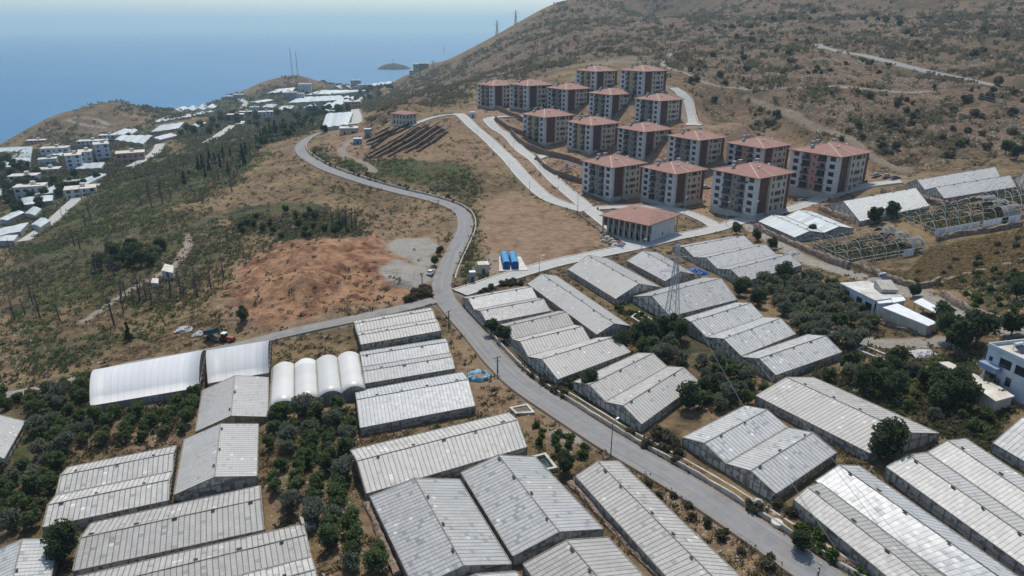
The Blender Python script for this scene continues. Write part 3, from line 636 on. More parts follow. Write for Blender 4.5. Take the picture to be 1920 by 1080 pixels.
# ---- bare hoop houses on the stone terraces
M['dark_net'] = noisy('torn_grey_netting', (.10, .10, .095), (.20, .20, .19), .6)
M['white_sheet'] = pane_mat('white_side_sheeting', (.66, .66, .66), (.76, .76, .75), (.4, .4, .4), (.25, .25, .25), pw=1.4, ph=1.6, lw=.1)
M['crop'] = noisy('tomato_leaves', (.025, .042, .014), (.06, .082, .03), 2.5)
def hoop_house(label, cs, n, he=2.2, rise=.3, white=None, net=.8):
    A, B, C_, D_ = quad_world(cs, he); base = (A+B+C_+D_)/4; base.z = min(G(q.x, q.y) for q in (A, B, C_, D_))
    root = empty('hoop_house', base, 0, label, 'greenhouse'); A, B, C_, D_ = [p-base for p in (A, B, C_, D_)]
    lerp = lambda p, q, t: p+(q-p)*t; gz = lambda p: G(p.x+base.x, p.y+base.y)-base.z-.3
    k = max(4, int((D_-A).length/3.2)); width = ((B-A).length)/n; hoops = MB(); posts = MB(); nets = MB()
    for j in range(n):
        for i in range(k+1):
            a, b_ = lerp(lerp(A, D_, i/k), lerp(B, C_, i/k), j/n), lerp(lerp(A, D_, i/k), lerp(B, C_, i/k), (j+1)/n)
            hoops = MB(); hoops.tube([lerp(a, b_, s/8)+Vector((0, 0, width*rise*math.sin(pi*s/8)**.8)) for s in range(9)], .055, 4)
            hoops.build('hoop', M['steel'], root)
        if net < 1:
            V = [];
            for i in range(5):
                t = net+(1-net)*i/4; a, b_ = lerp(lerp(A, D_, t), lerp(B, C_, t), j/n), lerp(lerp(A, D_, t), lerp(B, C_, t), (j+1)/n)
                V.append([lerp(a, b_, s/8)+Vector((0, 0, .03+width*rise*math.sin(pi*s/8)**.8)) for s in range(9)])
            for i in range(4):
                for s in range(8):
                    if random.random() < .72: nets.face([V[i][s], V[i][s+1], V[i+1][s+1], V[i+1][s]])
    for j in range(n+1):
        a, d = lerp(A, B, j/n), lerp(D_, C_, j/n); posts.bar(a, d, .09); 
        for i in range(k+1): p = lerp(a, d, i/k); posts.bar(p, (p.x, p.y, gz(p)), .11)
    for P, Q in ((A, B), (D_, C_)): posts.bar(P, Q, .1); posts.bar(P-Vector((0, 0, he*.5)), Q-Vector((0, 0, he*.5)), .08)
    posts.bar(A-Vector((0, 0, he*.5)), D_-Vector((0, 0, he*.5)), .08)
    posts.build('posts', M['steel'], root)
    if nets.f: nets.build('netting', M['dark_net'], root)
    if white:
        for t0, t1 in white:
            b = MB()
            m_ = max(1, int((t1-t0)*12))
            for i in range(m_):
                p, q = lerp(A, D_, t0+(t1-t0)*i/m_), lerp(A, D_, t0+(t1-t0)*(i+1)/m_); o_ = (A-B).normalized()*.15; p = p+o_; q = q+o_; u0 = (p-A).length; u1 = (q-A).length
                b.face([(p.x, p.y, gz(p)+.5), (q.x, q.y, gz(q)+.35), q, p], [(u0, 0), (u1, 0), (u1, he), (u0, he)])
            b.build('side_sheet', M['white_sheet'], root)
    b = MB()                                                     # planted beds: clumpy rows of leaves
    for j in range(n*2):
        a, d = lerp(A, B, (j+.5)/(n*2)), lerp(D_, C_, (j+.5)/(n*2)); L1 = (d-a).length
        for _ in range(int(L1*26)):
            t = random.random(); 
            if vn1(t*L1/5+j*7) < .38: continue
            p = lerp(a, d, t)+Vector((random.gauss(0, .45), random.gauss(0, .45), 0)); z = G(p.x+base.x, p.y+base.y)-base.z+random.uniform(.1, 1.5); s = random.uniform(.18, .34)
            u = Vector((random.gauss(0, 1), random.gauss(0, 1), random.gauss(0, 1))).normalized(); v = u.orthogonal().normalized()
            c = Vector((p.x, p.y, z)); b.face([c-u*s, c-v*s, c+u*s, c+v*s])
    if b.f: b.build('crop_rows', M['crop'], root)
    return root
def vn1(t): return float(vnoise(np.array([t]), np.array([3.3]), 8)[0])
hoop_house('bare three-arched hoop house with crop rows inside, beside the stone wall and dirt track', [(1592,487),(1522,453),(1660,430),(1735,462)], 3, white=[(.72, .86)], net=.84)
hoop_house('large bare hoop house with a long white sheeted side facing the dry field', [(1754,430),(1680,397),(1850,375),(1915,402)], 3, white=[(0, .52), (.56, .78), (.86, 1)], net=.8)
hoop_house('bare hoop house cut off by the right edge above the white sheeted one', [(1900,388),(1845,360),(1940,345),(2010,368)], 2, net=.9)
# ================================================================ APARTMENTS AND OTHER BUILDINGS
def project(p):
    v = Vector(p)-Vector((0, 0, CAMZ)); d = v.y*CP-v.z*SP; u = v.y*SP+v.z*CP
    return 960+FPX*v.x/d, 540-FPX*u/d
def height_to(p, topy):
    """how tall a thing at p must be to reach this row of the photograph"""
    lo, hi = .2, 120
    for _ in range(30):
        m_ = (lo+hi)/2
        if project((p.x, p.y, p.z+m_))[1] > topy: lo = m_
        else: hi = m_
    return lo
M['render_white'] = noisy('white_render', (.45, .445, .43), (.52, .515, .50), .5, .85)
M['render_cream'] = noisy('cream_render', (.40, .345, .28), (.47, .41, .335), .5, .85)
M['render_brown'] = noisy('brown_render', (.105, .052, .040), (.135, .07, .053), .5, .85)
M['plinth'] = noisy('stone_plinth', (.34, .31, .26), (.44, .41, .35), 1.2, .9)
M['accent_pink'] = noisy('salmon_render', (.38, .20, .17), (.45, .25, .21), .5); M['accent_yellow'] = noisy('ochre_render', (.40, .30, .16), (.47, .36, .20), .5)
M['accent_grey'] = noisy('taupe_render', (.22, .195, .17), (.28, .245, .21), .5)
M['win'] = mat('window_glass', (.02, .024, .03), .15, .6); M['win_frame'] = mat('dark_window_frame', (.06, .055, .05), .6)
M['brown_panel'] = mat('brown_window_panel', (.10, .045, .035), .7); M['rail'] = mat('balcony_rail', (.07, .075, .085), .5); M['slab'] = mat('concrete_slab', (.36, .35, .33), .85)
m = mat('terracotta_tiles', (.45, .2, .14), .8, .25); k = NB(m); v = k.coord(); sx = k.n('ShaderNodeSeparateXYZ', i_0=v).outputs
wv = k.math('SINE', k.math('MULTIPLY', k.math('ADD', sx[0], sx[1]), 9)); c = k.mix(k.ramp(k.noise(v, 1.2, 5, .7), .3, .7), (.23, .115, .085), (.31, .175, .135))
c = k.mix(k.ramp(k.noise(v, .25, 3), .5, .7), c, (.32, .19, .15)); k.link(k.mix(k.math('MULTIPLY', k.math('ADD', wv, 1), .12), c, (.16, .07, .05)), 'Base Color'); M['tiles'] = m
M['hip'] = noisy('pale_hip_tiles', (.50, .36, .29), (.58, .45, .38), 2); M['tank'] = mat('white_water_tank', (.6, .6, .6), .4); M['panel'] = mat('dark_solar_collector', (.03, .035, .05), .15, .6)
M['chim'] = noisy('chimney_render', (.22, .20, .18), (.34, .30, .27), 2)
W_, DP, FL, PL = 21.0, 22.0, 3.0, 1.6; EAVE = PL+5*FL
def hip_roof(b, x0, y0, x1, y1, z, rise, ridge, t=.25):
    cx, cy = (x0+x1)/2, (y0+y1)/2
    if ridge[0]: r0, r1 = (cx-ridge[0]/2, cy, z+rise), (cx+ridge[0]/2, cy, z+rise)
    else: r0, r1 = (cx, cy-ridge[1]/2, z+rise), (cx, cy+ridge[1]/2, z+rise)
    a, b_, c, d = (x0, y0, z), (x1, y0, z), (x1, y1, z), (x0, y1, z)
    if ridge[0]: b.face([a, b_, r1, r0]); b.face([b_, c, r1]); b.face([c, d, r0, r1]); b.face([d, a, r0])
    else: b.face([a, b_, r0]); b.face([b_, c, r1, r0]); b.face([c, d, r1]); b.face([d, a, r0, r1])
    lo = [(x0, y0, z-t), (x1, y0, z-t), (x1, y1, z-t), (x0, y1, z-t)]; hi = [a, b_, c, d]
    for i in range(4): j = (i+1) % 4; b.face([lo[i], lo[j], hi[j], hi[i]], None, 0)
    b.face(lo[::-1]); return a, b_, c, d, r0, r1
def window_mesh(name, w, h, panes=2, panel=None):
    """in the local plane x = outwards(-), y along the wall"""
    b = MB(); b.box(-.02, -w/2, 0, .02, w/2, h, 1); n = panes
    for i in range(n):
        y0 = -w/2+.08+i*(w-.08)/n; b.box(-.05, y0, .08, -.02, y0+(w-.08)/n-.08, h-.08, 0)
    if panel: b.box(-.04, -w/2-.9, 0, .01, -w/2-.02, h, 2); b.box(-.04, w/2+.02, 0, .01, w/2+.9, h, 2)
    return b.mesh(name, [M['win'], M['win_frame'], M['brown_panel']])
WBIG = window_mesh('window', 2.3, 1.75, 2); WNAR = window_mesh('window', 1.05, 1.75, 1); WSM = window_mesh('window', .7, .9, 1); WWIDE = window_mesh('window', 2.0, 1.5, 2, True)
bd = MB(); bd.box(-.02, -.9, 0, .02, .9, 2.2, 1); bd.box(-.05, -.82, .05, -.02, -.04, 2.12, 0); bd.box(-.05, .04, .05, -.02, .82, 2.12, 0); DOOR = bd.mesh('balcony_door', [M['win'], M['win_frame']])
bb = MB(); bb.box(-.2, -1.9, -.18, 1.15, 1.9, 0, 0); bb.bar((-.15, -1.9, 1.0), (-.15, 1.9, 1.0), .07, mi=1)
for i in range(14): y = -1.88+i*.29; bb.bar((-.15, y, 0), (-.15, y, 1.0), .045, mi=1)
bb.box(-.12, -1.86, .1, -.10, 1.86, .85, 1); BALC = bb.mesh('balcony', [M['slab'], M['rail']])
b = MB()    # body: 0 brown 1 white 2 cream 3 plinth
b.box(.55, 1.0, -6, W_-.02, DP-.3, EAVE-.02, 0)                      # brown core
b.box(0, .02, PL, 1.6, 5.6, EAVE-.1, 1); b.box(0, 16.4, PL, 1.6, DP, EAVE-.1, 1)    # white columns, left face
b.box(8.2, 0, PL, 18.6, 1.4, EAVE-.1, 2); b.box(18.62, .35, PL, W_+.15, DP-1, EAVE-.15, 0); b.box(3, DP-.6, PL, 17, DP+.2, EAVE-.12, 2)
b.box(-.15, -.12, -6, 1.75, DP+.1, PL+.01, 3); b.box(1.76, .85, -6, 8, 2, PL+.02, 3); b.box(8.01, -.15, -6, W_+.3, 1.6, PL+.02, 3); b.box(W_-.5, 1.61, -6, W_+.28, DP-.5, PL, 3)
for z in (PL+FL, PL+3*FL): b.box(-.05, -.03, z-.12, 1.58, 5.63, z+.03, 2); b.box(8.15, -.06, z-.12, 18.65, .3, z+.03, 1)
BODY = b.mesh('wall', [M['render_brown'], M['render_white'], M['render_cream'], M['plinth']])
ACC = {}
for kx in ('pink', 'yellow', 'grey'):
    b = MB(); b.box(.3, 9.3, PL+.02, 1.2, 12.7, EAVE-.12, 0); b.box(.52, 5.62, PL+.03, .9, 9.28, EAVE-.13, 0); b.box(.52, 12.72, PL+.03, .9, 16.38, EAVE-.13, 0); ACC[kx] = b.mesh('balcony_bay_wall', M['accent_'+kx])
b = MB(); q = hip_roof(b, -1, -1, W_+1.1, DP+1, EAVE, 3.3, (5, 0)); ROOF = b.mesh('roof', M['tiles'])
b = MB()
for i, j in ((0, 4), (3, 4), (1, 5), (2, 5), (4, 5)): b.bar(Vector(q[i])+Vector((0, 0, .08)), Vector(q[j])+Vector((0, 0, .08)), .34, .14)
for x in (7.8, 8.9): b.bar((x, -1, EAVE+.05), (x+.2, 6, EAVE+2.05), .3, .12)
HIPS = b.mesh('hip_tiles', M['hip'])
b = MB(); b.box(-.9, -.5, 0, .9, .5, 1.5); b.box(-1.1, -.7, 1.5, 1.1, .7, 1.65); CHIM = b.mesh('chimney', M['chim'])
b = MB(); b.tube([(-1.0, 0, 1.25), (1.0, 0, 1.25)], .33, 8, 0); b.prism([(-1, -1.7, .15), (1, -1.7, .15), (1, -.1, .95), (-1, -.1, .95)], [(-1, -1.75, .25), (1, -1.75, .25), (1, -.15, 1.05), (-1, -.15, 1.05)], 1)
for sx_ in (-1, 1): b.bar((sx_, 0, 0), (sx_, 0, 1.2), .08, mi=2); b.bar((sx_, -1.6, 0), (sx_, 0, 1.0), .08, mi=2)
HEAT = b.mesh('solar_water_heater', [M['tank'], M['panel'], M['steel']])
def child(name, me, par, loc, rz=0):
    o = link(name, me, par); o.location = loc; o.rotation_euler = (0, 0, rz); return o
bs = MB(); bs.box(-.22, -1.3, 0, .9, 1.3, 2.4, 0); bs.box(-.25, -.04, 0, -.215, .04, 2.5, 1); ENC = bs.mesh('balcony_enclosure', [M['win'], M['win_frame']]); b = MB(); b.box(-.35, -.4, 0, 0, .4, .6); AC = b.mesh('air_conditioner', M['tank'])
protos = {}
def make_block(kx):
    r = empty('apartment_block', (0, 0, 0), 0, 'x', 'apartment block', 'apartment blocks of the hillside estate')
    link('wall', BODY, r); link('balcony_bay_wall', ACC[kx], r); rf = link('roof', ROOF, r); child('hip_tiles', HIPS, rf, (0, 0, 0))
    for x, y, rz in ((5, 16, .3), (15.5, 13, .1), (10.5, 17.5, 0)): child('chimney', CHIM, rf, (x, y, EAVE+.9+max(0, 1.8-abs(y-11)*.12)), rz)
    for x, y in ((8.5, 6.5), (3.2, 15), (17, 8.5)): child('solar_water_heater', HEAT, rf, (x, y, EAVE+1.1), .2)
    for f in range(5):
        z = PL+f*FL+.75
        for y in (2.8, 19.2): child('window', WBIG, r, (-.03, y, z))
        child('window', WSM, r, (.27, 11, z+.3))
        for y in (7.45, 14.55): child('balcony_door', DOOR, r, (.49, y, z-.7)); child('balcony', BALC, r, (-.35, y, z-.74))
        child('window', WSM, r, (5.2, .97, z+.3), pi/2)
        for x, me_ in ((10, WNAR), (17, WNAR)): child('window', me_, r, (x, -.03, z), pi/2)
        child('window', WWIDE if f in (1, 2, 4) else WNAR, r, (13.5, -.03, z), pi/2)
        child('window', WNAR, r, (W_+.18, 6, z), pi); child('window', WNAR, r, (W_+.18, 15, z), pi)
    return r
ROT = math.atan2(.56, .83)
BL = [(925,205,'pink','pink-striped apartment block at the far left end of the back row'), (989,208,'pink','pink-striped apartment block second from the left in the back row'),
 (1061,214,'grey','grey-striped apartment block third from the left in the back row'), (1143,226,'grey','apartment block fourth from the left, in front of the topmost pair'),
 (1233,239,'grey','grey-striped apartment block below the steep concrete lane end'), (1115,179,'yellow','yellow-striped apartment block, left one of the topmost pair on the slope'),
 (1204,184,'yellow','yellow-striped apartment block, right one of the topmost pair on the slope'), (1020,274,'yellow','yellow-striped apartment block nearest the two parallel concrete streets'),
 (1107,289,'yellow','darker-roofed apartment block with ochre strip above the brown retaining wall'), (1205,303,'grey','grey-striped apartment block in the middle of the central row'),
 (1305,321,'grey','apartment block partly hidden behind the second block of the front row'), (1424,341,'pink','pink-striped apartment block half hidden behind the front right block'),
 (1563,372,'pink','large pink-striped apartment block at the right end near the parked cars'), (1145,378,'grey','leftmost apartment block of the front row beside the playground'),
 (1261,390,'grey','middle apartment block of the front row behind the arcaded hall'), (1412,412,'grey','right apartment block of the front row above the pale glasshouse pair')]
for px, py, kx, lb in BL:
    if kx not in protos: protos[kx] = r = make_block(kx)
    else: r = copy_tree(protos[kx])
    p = at(px, py); r.location = p; r.rotation_euler = (0, 0, ROT); r['label'] = lb
    hp = height_to(p, 0); 
    want = {925:161, 989:161, 1115:134, 1204:134, 1020:220, 1107:235, 1205:247, 1563:294, 1412:334, 1145:314, 1261:326, 1233:195, 1143:178, 1061:168, 1305:263, 1424:278}[px]
    for _ in range(random.choice((1, 2, 2, 3))): child('balcony_enclosure', ENC, r, (-.3, random.choice((7.45, 14.55)), PL+random.randint(0, 4)*FL))
    for _ in range(random.randint(2, 5)): child('air_conditioner', AC, r, random.choice(((-.02, 4.9, PL+random.randint(0, 4)*FL+.3), (-.02, 17.2, PL+random.randint(0, 4)*FL+.3))))
    s = height_to(p, want)/EAVE; s = min(max(s, .88), 1.12); r.scale = (s, s, s)

# ---- small helpers for other buildings
def frame_of(F, R, L):
    f, r_, l = at(*F), at(*R), at(*L); x = (r_-f); x.z = 0; w = x.length; x.normalize(); y = Vector((-x.y, x.x, 0)); d = abs((l-f).dot(y)); return f, math.atan2(x.y, x.x), w, d
M['greywall'] = noisy('dark_grey_cladding', (.10, .10, .10), (.15, .15, .15), 1)
# arcaded hall with tiled roof
f, rz, w, d = frame_of((1213,457), (1264,438), (1169,425))
r = empty('community_hall', f, rz, 'two-storey hall with red tiled roof and open arcade at the street corner', 'hall')
h = 7.0
b = MB(); b.box(0, 0, -3, w, d, .1, 2); b.box(2.6, .1, .1, w-.1, d-.1, h, 0); b.box(.4, .1, 3.2, 2.6, d-.1, h, 1); b.build('wall', [M['render_white'], M['greywall'], M['plinth']], r)
b = MB(); hip_roof(b, -1, -1, w+3, d+1, h, 2.6, (0, d*.45)); rf = b.build('roof', M['tiles'], r)
for i in range(9):
    b = MB(); y = .2+i*(d-.5)/8; b.box(0, y, .1, .45, y+.45, h-.05); b.build('column', M['render_cream'], r)
for i in range(8):
    y = .2+(i+.5)*(d-.5)/8+.2; child('window', WNAR, r, (.36, y, 4.3)); child('door', DOOR, r, (2.56, y, .15))
for x in (w+2.2,):
    for y in (.2, d-.6): b = MB(); b.box(x, y, -3, x+.4, y+.4, h-.02); b.build('column', M['render_cream'], r)
child('window', WSM, r, (w*.55, .06, 1.2), pi/2); child('chimney', CHIM, rf, (w*.5, d*.6, h+1.6)).scale = (.5, .5, .6)
# pumping house with red roof behind the solar field
f, rz, w, d = frame_of((762,236), (778,231), (736,232)); w = 9; d = 13
r = empty('red_roofed_house', f, rz, 'two-storey cream house with red hip roof and arched windows above the solar field', 'house')
b = MB(); b.box(0, 0, -3, w, d, 7, 0); b.box(-2.5, -2, -4, w+6, 0, .6, 1); b.box(-4, -2, -4, 0, d+6, .6, 1); b.build('wall', [M['render_cream'], M['plinth']], r)
b = MB(); hip_roof(b, -1, -1, w+1, d+1, 7, 1.7, (0, 5)); b.build('roof', M['tiles'], r)
for i in range(4):
    for z in (1.0, 4.2): child('window', WNAR, r, (-.04, 1.8+i*3.1, z))
for i in range(3):
    for z in (1.0, 4.2): child('window', WNAR, r, (1.6+i*2.9, -.04, z), pi/2)
# white bungalow
def roof_quad(px4, h): return [at(a, b_, h) for a, b_ in px4]
def block_from_roof(root, base, Q, h, wall_m, roof_m, par=.0, name='wall', roofname='roof', th=.25, over=.3, posts=False, bottom=None):
    """Q: four roof corners in order; walls go down to the ground"""
    c = sum(Q, Vector())/4; L = lambda q, e=0: Vector((q.x, q.y, 0))+((q-c).normalized()*e)-Vector((base.x, base.y, 0))
    top = sum(q.z for q in Q)/4-base.z; b = MB()
    ring = [L(q) for q in Q]
    if (ring[1]-ring[0]).cross(ring[2]-ring[0]).z < 0: ring = ring[::-1]; Q = Q[::-1]
    lo = -3 if bottom is None else bottom
    if not posts: b.prism([(q.x, q.y, lo) for q in ring], [(q.x, q.y, top-th) for q in ring]); b.build(name, wall_m, root)
    else:
        for q in ring:
            b = MB(); b.bar((q.x*.97, q.y*.97, lo), (q.x*.97, q.y*.97, top-th), .16); b.build('post', wall_m, root)
    r2 = [L(q, over) for q in Q]; b = MB(); b.prism([(q.x, q.y, top-th+.003) for q in r2], [(q.x, q.y, top) for q in r2]); ro = b.build(roofname, roof_m, root)
    if par:
        b = MB()
        for i in range(4): p0, p1 = r2[i], r2[(i+1) % 4]; b.bar((p0.x, p0.y, top+par/2), (p1.x, p1.y, top+par/2), .22, par)
        b.build('parapet', wall_m, ro)
    return ring, top, ro
def face_windows(root, ring, top, edge, specs, me_=None):
    """windows on one wall: specs = (fraction, height below roof, mesh)"""
    p0, p1 = ring[edge], ring[(edge+1) % 4]; d = p1-p0; ang = math.atan2(d.y, d.x)+pi/2
    n = Vector((d.y, -d.x, 0)).normalized()*.04
    for t, dz, me2 in specs: q = p0+d*t+n; child('window', me2, root, (q.x, q.y, top-dz), ang)
M['bluewhite'] = noisy('bluish_white_render', (.40, .44, .47), (.50, .53, .56), .6); M['roofcream'] = noisy('stained_cream_roof', (.38, .34, .27), (.60, .57, .50), .35, .8); M['roofwhite'] = noisy('white_painted_roof', (.34, .33, .29), (.55, .54, .50), .25, .7)
M['sheet'] = noisy('white_metal_sheet', (.55, .57, .56), (.66, .67, .66), .8, .5); M['bluewall'] = noisy('pale_blue_wall', (.17, .22, .30), (.22, .28, .37), .6)
base = at(1640, 588)
r = empty('white_bungalow', base, 0, 'white flat-roofed bungalow with glazed corner porch among the olive trees', 'house')
ring, top, ro = block_from_roof(r, base, roof_quad([(1576,537),(1628,527),(1692,548),(1641,563)], 4.4), 4.4, M['bluewhite'], M['roofwhite'], .0, over=.4)
def edge_facing(ring):       # wall whose outward normal points most towards the camera's left / right side
    res = []
    for i in range(4): d = ring[(i+1) % 4]-ring[i]; n = Vector((d.y, -d.x, 0)).normalized(); res.append((n, i))
    left = max(res, key=lambda q: -q[0].y-.6*q[0].x)[1]; right = max(res, key=lambda q: -q[0].y+.9*q[0].x)[1]; return left, right
el, er = edge_facing(ring)
face_windows(r, ring, top, el, [(.2, 3.0, WBIG), (.55, 3.0, WNAR), (.62, 3.0, WNAR), (.85, 3.2, WBIG)]); face_windows(r, ring, top, er, [(.15, 2.9, WBIG), (.4, 2.9, WBIG)])
q = at(1660, 541, 4.6)-base; b = MB(); b.prism([(q.x-2, q.y-2, q.z-.4), (q.x+2.2, q.y-2, q.z-.4), (q.x+2.2, q.y+2, q.z-.4), (q.x-2, q.y+2, q.z-.4)], [(q.x-2, q.y-2, q.z+.5), (q.x+2.2, q.y-2, q.z+.4), (q.x+2.2, q.y+2, q.z+1.7), (q.x-2, q.y+2, q.z+1.7)]); b.build('stair_head', M['plinth'], r)
child('solar_water_heater', HEAT, r, (q.x+1, q.y+4.5, q.z+1.2), .3)
for px4, hh in (([(1641,563),(1664,556),(1676,564),(1648,570)], 3.9), ([(1672,560),(1694,555),(1697,561),(1675,569)], 3.7)):
    block_from_roof(r, base, roof_quad(px4, hh), hh, M['bluewhite'], M['sheet'], name='porch_wall', roofname='porch_roof', over=.2)
base = at(1700, 612); r = empty('sheet_roofed_shed', base, 0, 'low shed with wide white metal roof below the bungalow', 'shed')
block_from_roof(r, base, roof_quad([(1656,584),(1683,573),(1757,597),(1740,606)], 3.2), 3.2, M['plinth'], M['sheet'], over=.3)
base = at(1745, 592); r = empty('carport', base, 0, 'open carport with flat white roof behind the metal-roofed shed', 'carport')
block_from_roof(r, base, roof_quad([(1714,572),(1729,561),(1776,580),(1762,588)], 2.8), 2.8, M['steel'], M['sheet'], posts=True, th=.12)
base = at(1890, 735); r = empty('blue_white_house', base, 0, 'blue and white two-storey house with parapet roof at the right edge', 'house')
ring, top, ro = block_from_roof(r, base, roof_quad([(1851,660),(1890,675),(1990,703),(2060,672),(1940,632)][:1]+[(1935,694),(2040,660),(1945,633)], 7.2), 7.2, M['bluewhite'], M['roofcream'], .7, over=.1)
el, er = edge_facing(ring); face_windows(r, ring, top, el, [(.12, 2.6, WSM), (.45, 2.8, WBIG), (.8, 2.8, WBIG), (.2, 5.9, WBIG), (.6, 5.9, WNAR)])
p0, p1 = ring[el], ring[(el+1) % 4]; d = p1-p0; n_ = Vector((d.y, -d.x, 0)).normalized(); b = MB(); e0, e1 = p0+d*.0, p0+d*.42
b.prism([(x.x, x.y, top-4.0) for x in (e0, e1, e1+n_*1.6, e0+n_*1.6)][::-1], [(x.x, x.y, top-2.9) for x in (e0, e1, e1+n_*1.6, e0+n_*1.6)][::-1]); b.build('balcony', M['bluewall'], r)
q = (ring[0]+ring[2])/2; child('solar_water_heater', HEAT, r, (q.x-3, q.y+1, top), .3)
base = at(1850, 735); r = empty('terrace_annex', base, 0, 'low annex with cream terrace roof in front of the blue and white house', 'annex')
block_from_roof(r, base, roof_quad([(1812,716),(1842,703),(1900,738),(1866,752)], 3), 3, M['render_cream'], M['roofcream'])
base = at(1790, 700); r = empty('row_shed', base, 0, 'narrow cream shed with dark doorways beside the terrace annex', 'shed')
ring, top, ro = block_from_roof(r, base, roof_quad([(1762,683),(1780,680),(1842,704),(1818,712)], 2.6), 2.6, M['render_cream'], M['roofcream'])
el, er = edge_facing(ring); face_windows(r, ring, top, el, [(.35, 2.2, DOOR), (.7, 2.2, DOOR)])
# ruin on the left slope
base = at(314, 519); r = empty('stone_hut', base, 0, 'small roofless-looking stone hut with flat beige roof on the left slope', 'hut')
ring, top, ro = block_from_roof(r, base, roof_quad([(303,508),(309,495),(325,498),(324,510)], 2.8), 2.8, M['plinth'], M['roofcream'], over=.1); el, er = edge_facing(ring); face_windows(r, ring, top, el, [(.5, 2.0, WNAR)])
base = at(290, 536); r = empty('stone_store', base, 0, 'tiny stone store just below the beige-roofed hut', 'hut')
block_from_roof(r, base, roof_quad([(283,530),(286,522),(297,522),(296,530)], 1.8), 1.8, M['plinth'], M['roofcream'], over=.1)

# ---- village and town houses: (px, py of the front corner, width, depth, height, turn, walls, roof, label)
VH = [(127,322,11,13,12,30,'bluewhite','roofcream','tall white village apartment house with blue-tinted walls nearest the slope'), (152,312,9,14,11,30,'bluewhite','roofcream','white apartment house behind the blue-tinted one in the village'),
 (182,304,11,14,14,32,'bluewhite','roofwhite','tallest white apartment house with stair tower in the village'), (168,305,8,9,9,30,'render_cream','roofcream','cream house between the white village apartment houses'),
 (78,296,22,12,8,20,'render_white','roofwhite','wide pale house beside the large grey greenhouse roof'), (73,311,13,9,5,25,'bluewhite','roofwhite','low blue-tinted house below the wide pale one'),
 (67,329,16,10,4,20,'render_cream','roofwhite','low cream house among village trees at the far left'), (18,347,18,10,6,15,'bluewhite','roofcream','blue-tinted house at the left edge of the village'),
 (30,375,17,11,8,20,'render_white','roofcream','large pale house in the lower village by the left edge'), (124,375,17,12,6,28,'render_white','roofcream','flat-roofed white house beside the sloping village road'),
 (220,308,20,13,8,25,'accent_pink','roofcream','pinkish house with wide flat roof at the village edge'), (145,277,24,12,6,15,'render_white','roofwhite','long pale house below the brown headland'),
 (50,274,20,10,6,15,'accent_pink','roofcream','pink house at the foot of the headland'), (186,265,16,11,6,15,'render_white','roofwhite','white house next to the headland track'),
 (648,208,20,14,11,20,'accent_pink','roofwhite','square pink building beside the straight town road'), (470,212,14,12,9,20,'bluewhite','roofwhite','white house with blue tint above the cypress row'),
 (486,224,18,14,9,20,'bluewhite','roofwhite','wide white house nearest the cypress row'), (427,226,20,13,7,15,'accent_pink','roofcream','low pink-walled house left of the white pair'), (450,220,16,12,7,18,'bluewall','roofcream','blue house between the pink and the white one'),
 (560,170,24,18,12,10,'bluewhite','roofwhite','white villa on the flank of the mast hill'), (658,163,22,16,14,10,'bluewall','roofcream','grey-blue house at the far end of town'), (672,167,28,14,9,10,'render_white','roofwhite','white hall at the far end of town'),
 (530,184,26,15,10,10,'bluewall','roofcream','grey-blue house amid the town greenhouses'), (548,185,22,14,9,10,'bluewhite','roofcream','pale house right of the grey-blue town house'), (404,189,30,15,7,8,'render_white','roofwhite','flat white house on the shore'),
 (424,188,22,15,7,8,'accent_pink','roofcream','pink-tinted house on the shore'), (438,186,18,14,8,8,'bluewall','roofcream','blue-tinted house on the shore'), (776,138,22,20,18,10,'render_cream','roofcream','cream house high on the ridge above the island'),
 (787,134,18,18,15,10,'accent_grey','roofcream','grey house at the ridge end above the island'), (768,142,20,16,10,10,'render_white','roofcream','white house below the ridge pair'), (686,155,26,16,10,10,'bluewhite','roofcream','pale house at the shore behind the first town pylon'),
 (638,255,11,9,4.5,10,'plinth','roofcream','beige flat hut beside the hairpin bend'), (1562,74,11,8,6,20,'bluewhite','roofwhite','small white house at the top bend of the hill road'), (1540,44,12,9,6,20,'plinth','roofcream','abandoned grey stone house above the white one on the hill'),
 (612,216,10,8,5,10,'render_cream','roofcream','small cream house at the edge of the white plastic greenhouse'), (500,215,12,10,5,10,'render_cream','roofcream','little cream annex below the white town houses')]
for px, py, w, d, h, tr, wm, rm, lb in VH:
    p = at(px, py); r = empty('village_house', p, radians(tr), lb, 'house', 'houses of the village and the coastal town')
    b = MB(); b.box(0, 0, -4, w, d, h, 0); b.build('wall', M[wm], r)
    b = MB(); b.box(-.4, -.4, h+.005, w+.4, d+.4, h+.3, 0); b.box(w*.5, d*.5, h+.305, w*.5+2.6, d*.5+3, h+2.4, 0); b.build('roof', M[rm], r)
    fl = max(1, int(h/3)); fh = h/fl
    for f in range(fl):
        for i in range(max(2, int(w/4))): child('window', WBIG if (i+f) % 3 else WNAR, r, (w*(i+.5)/max(2, int(w/4)), -.04, f*fh+.9), pi/2)
        for i in range(max(2, int(d/4))): child('window', WNAR, r, (-.04, d*(i+.5)/max(2, int(d/4)), f*fh+.9))
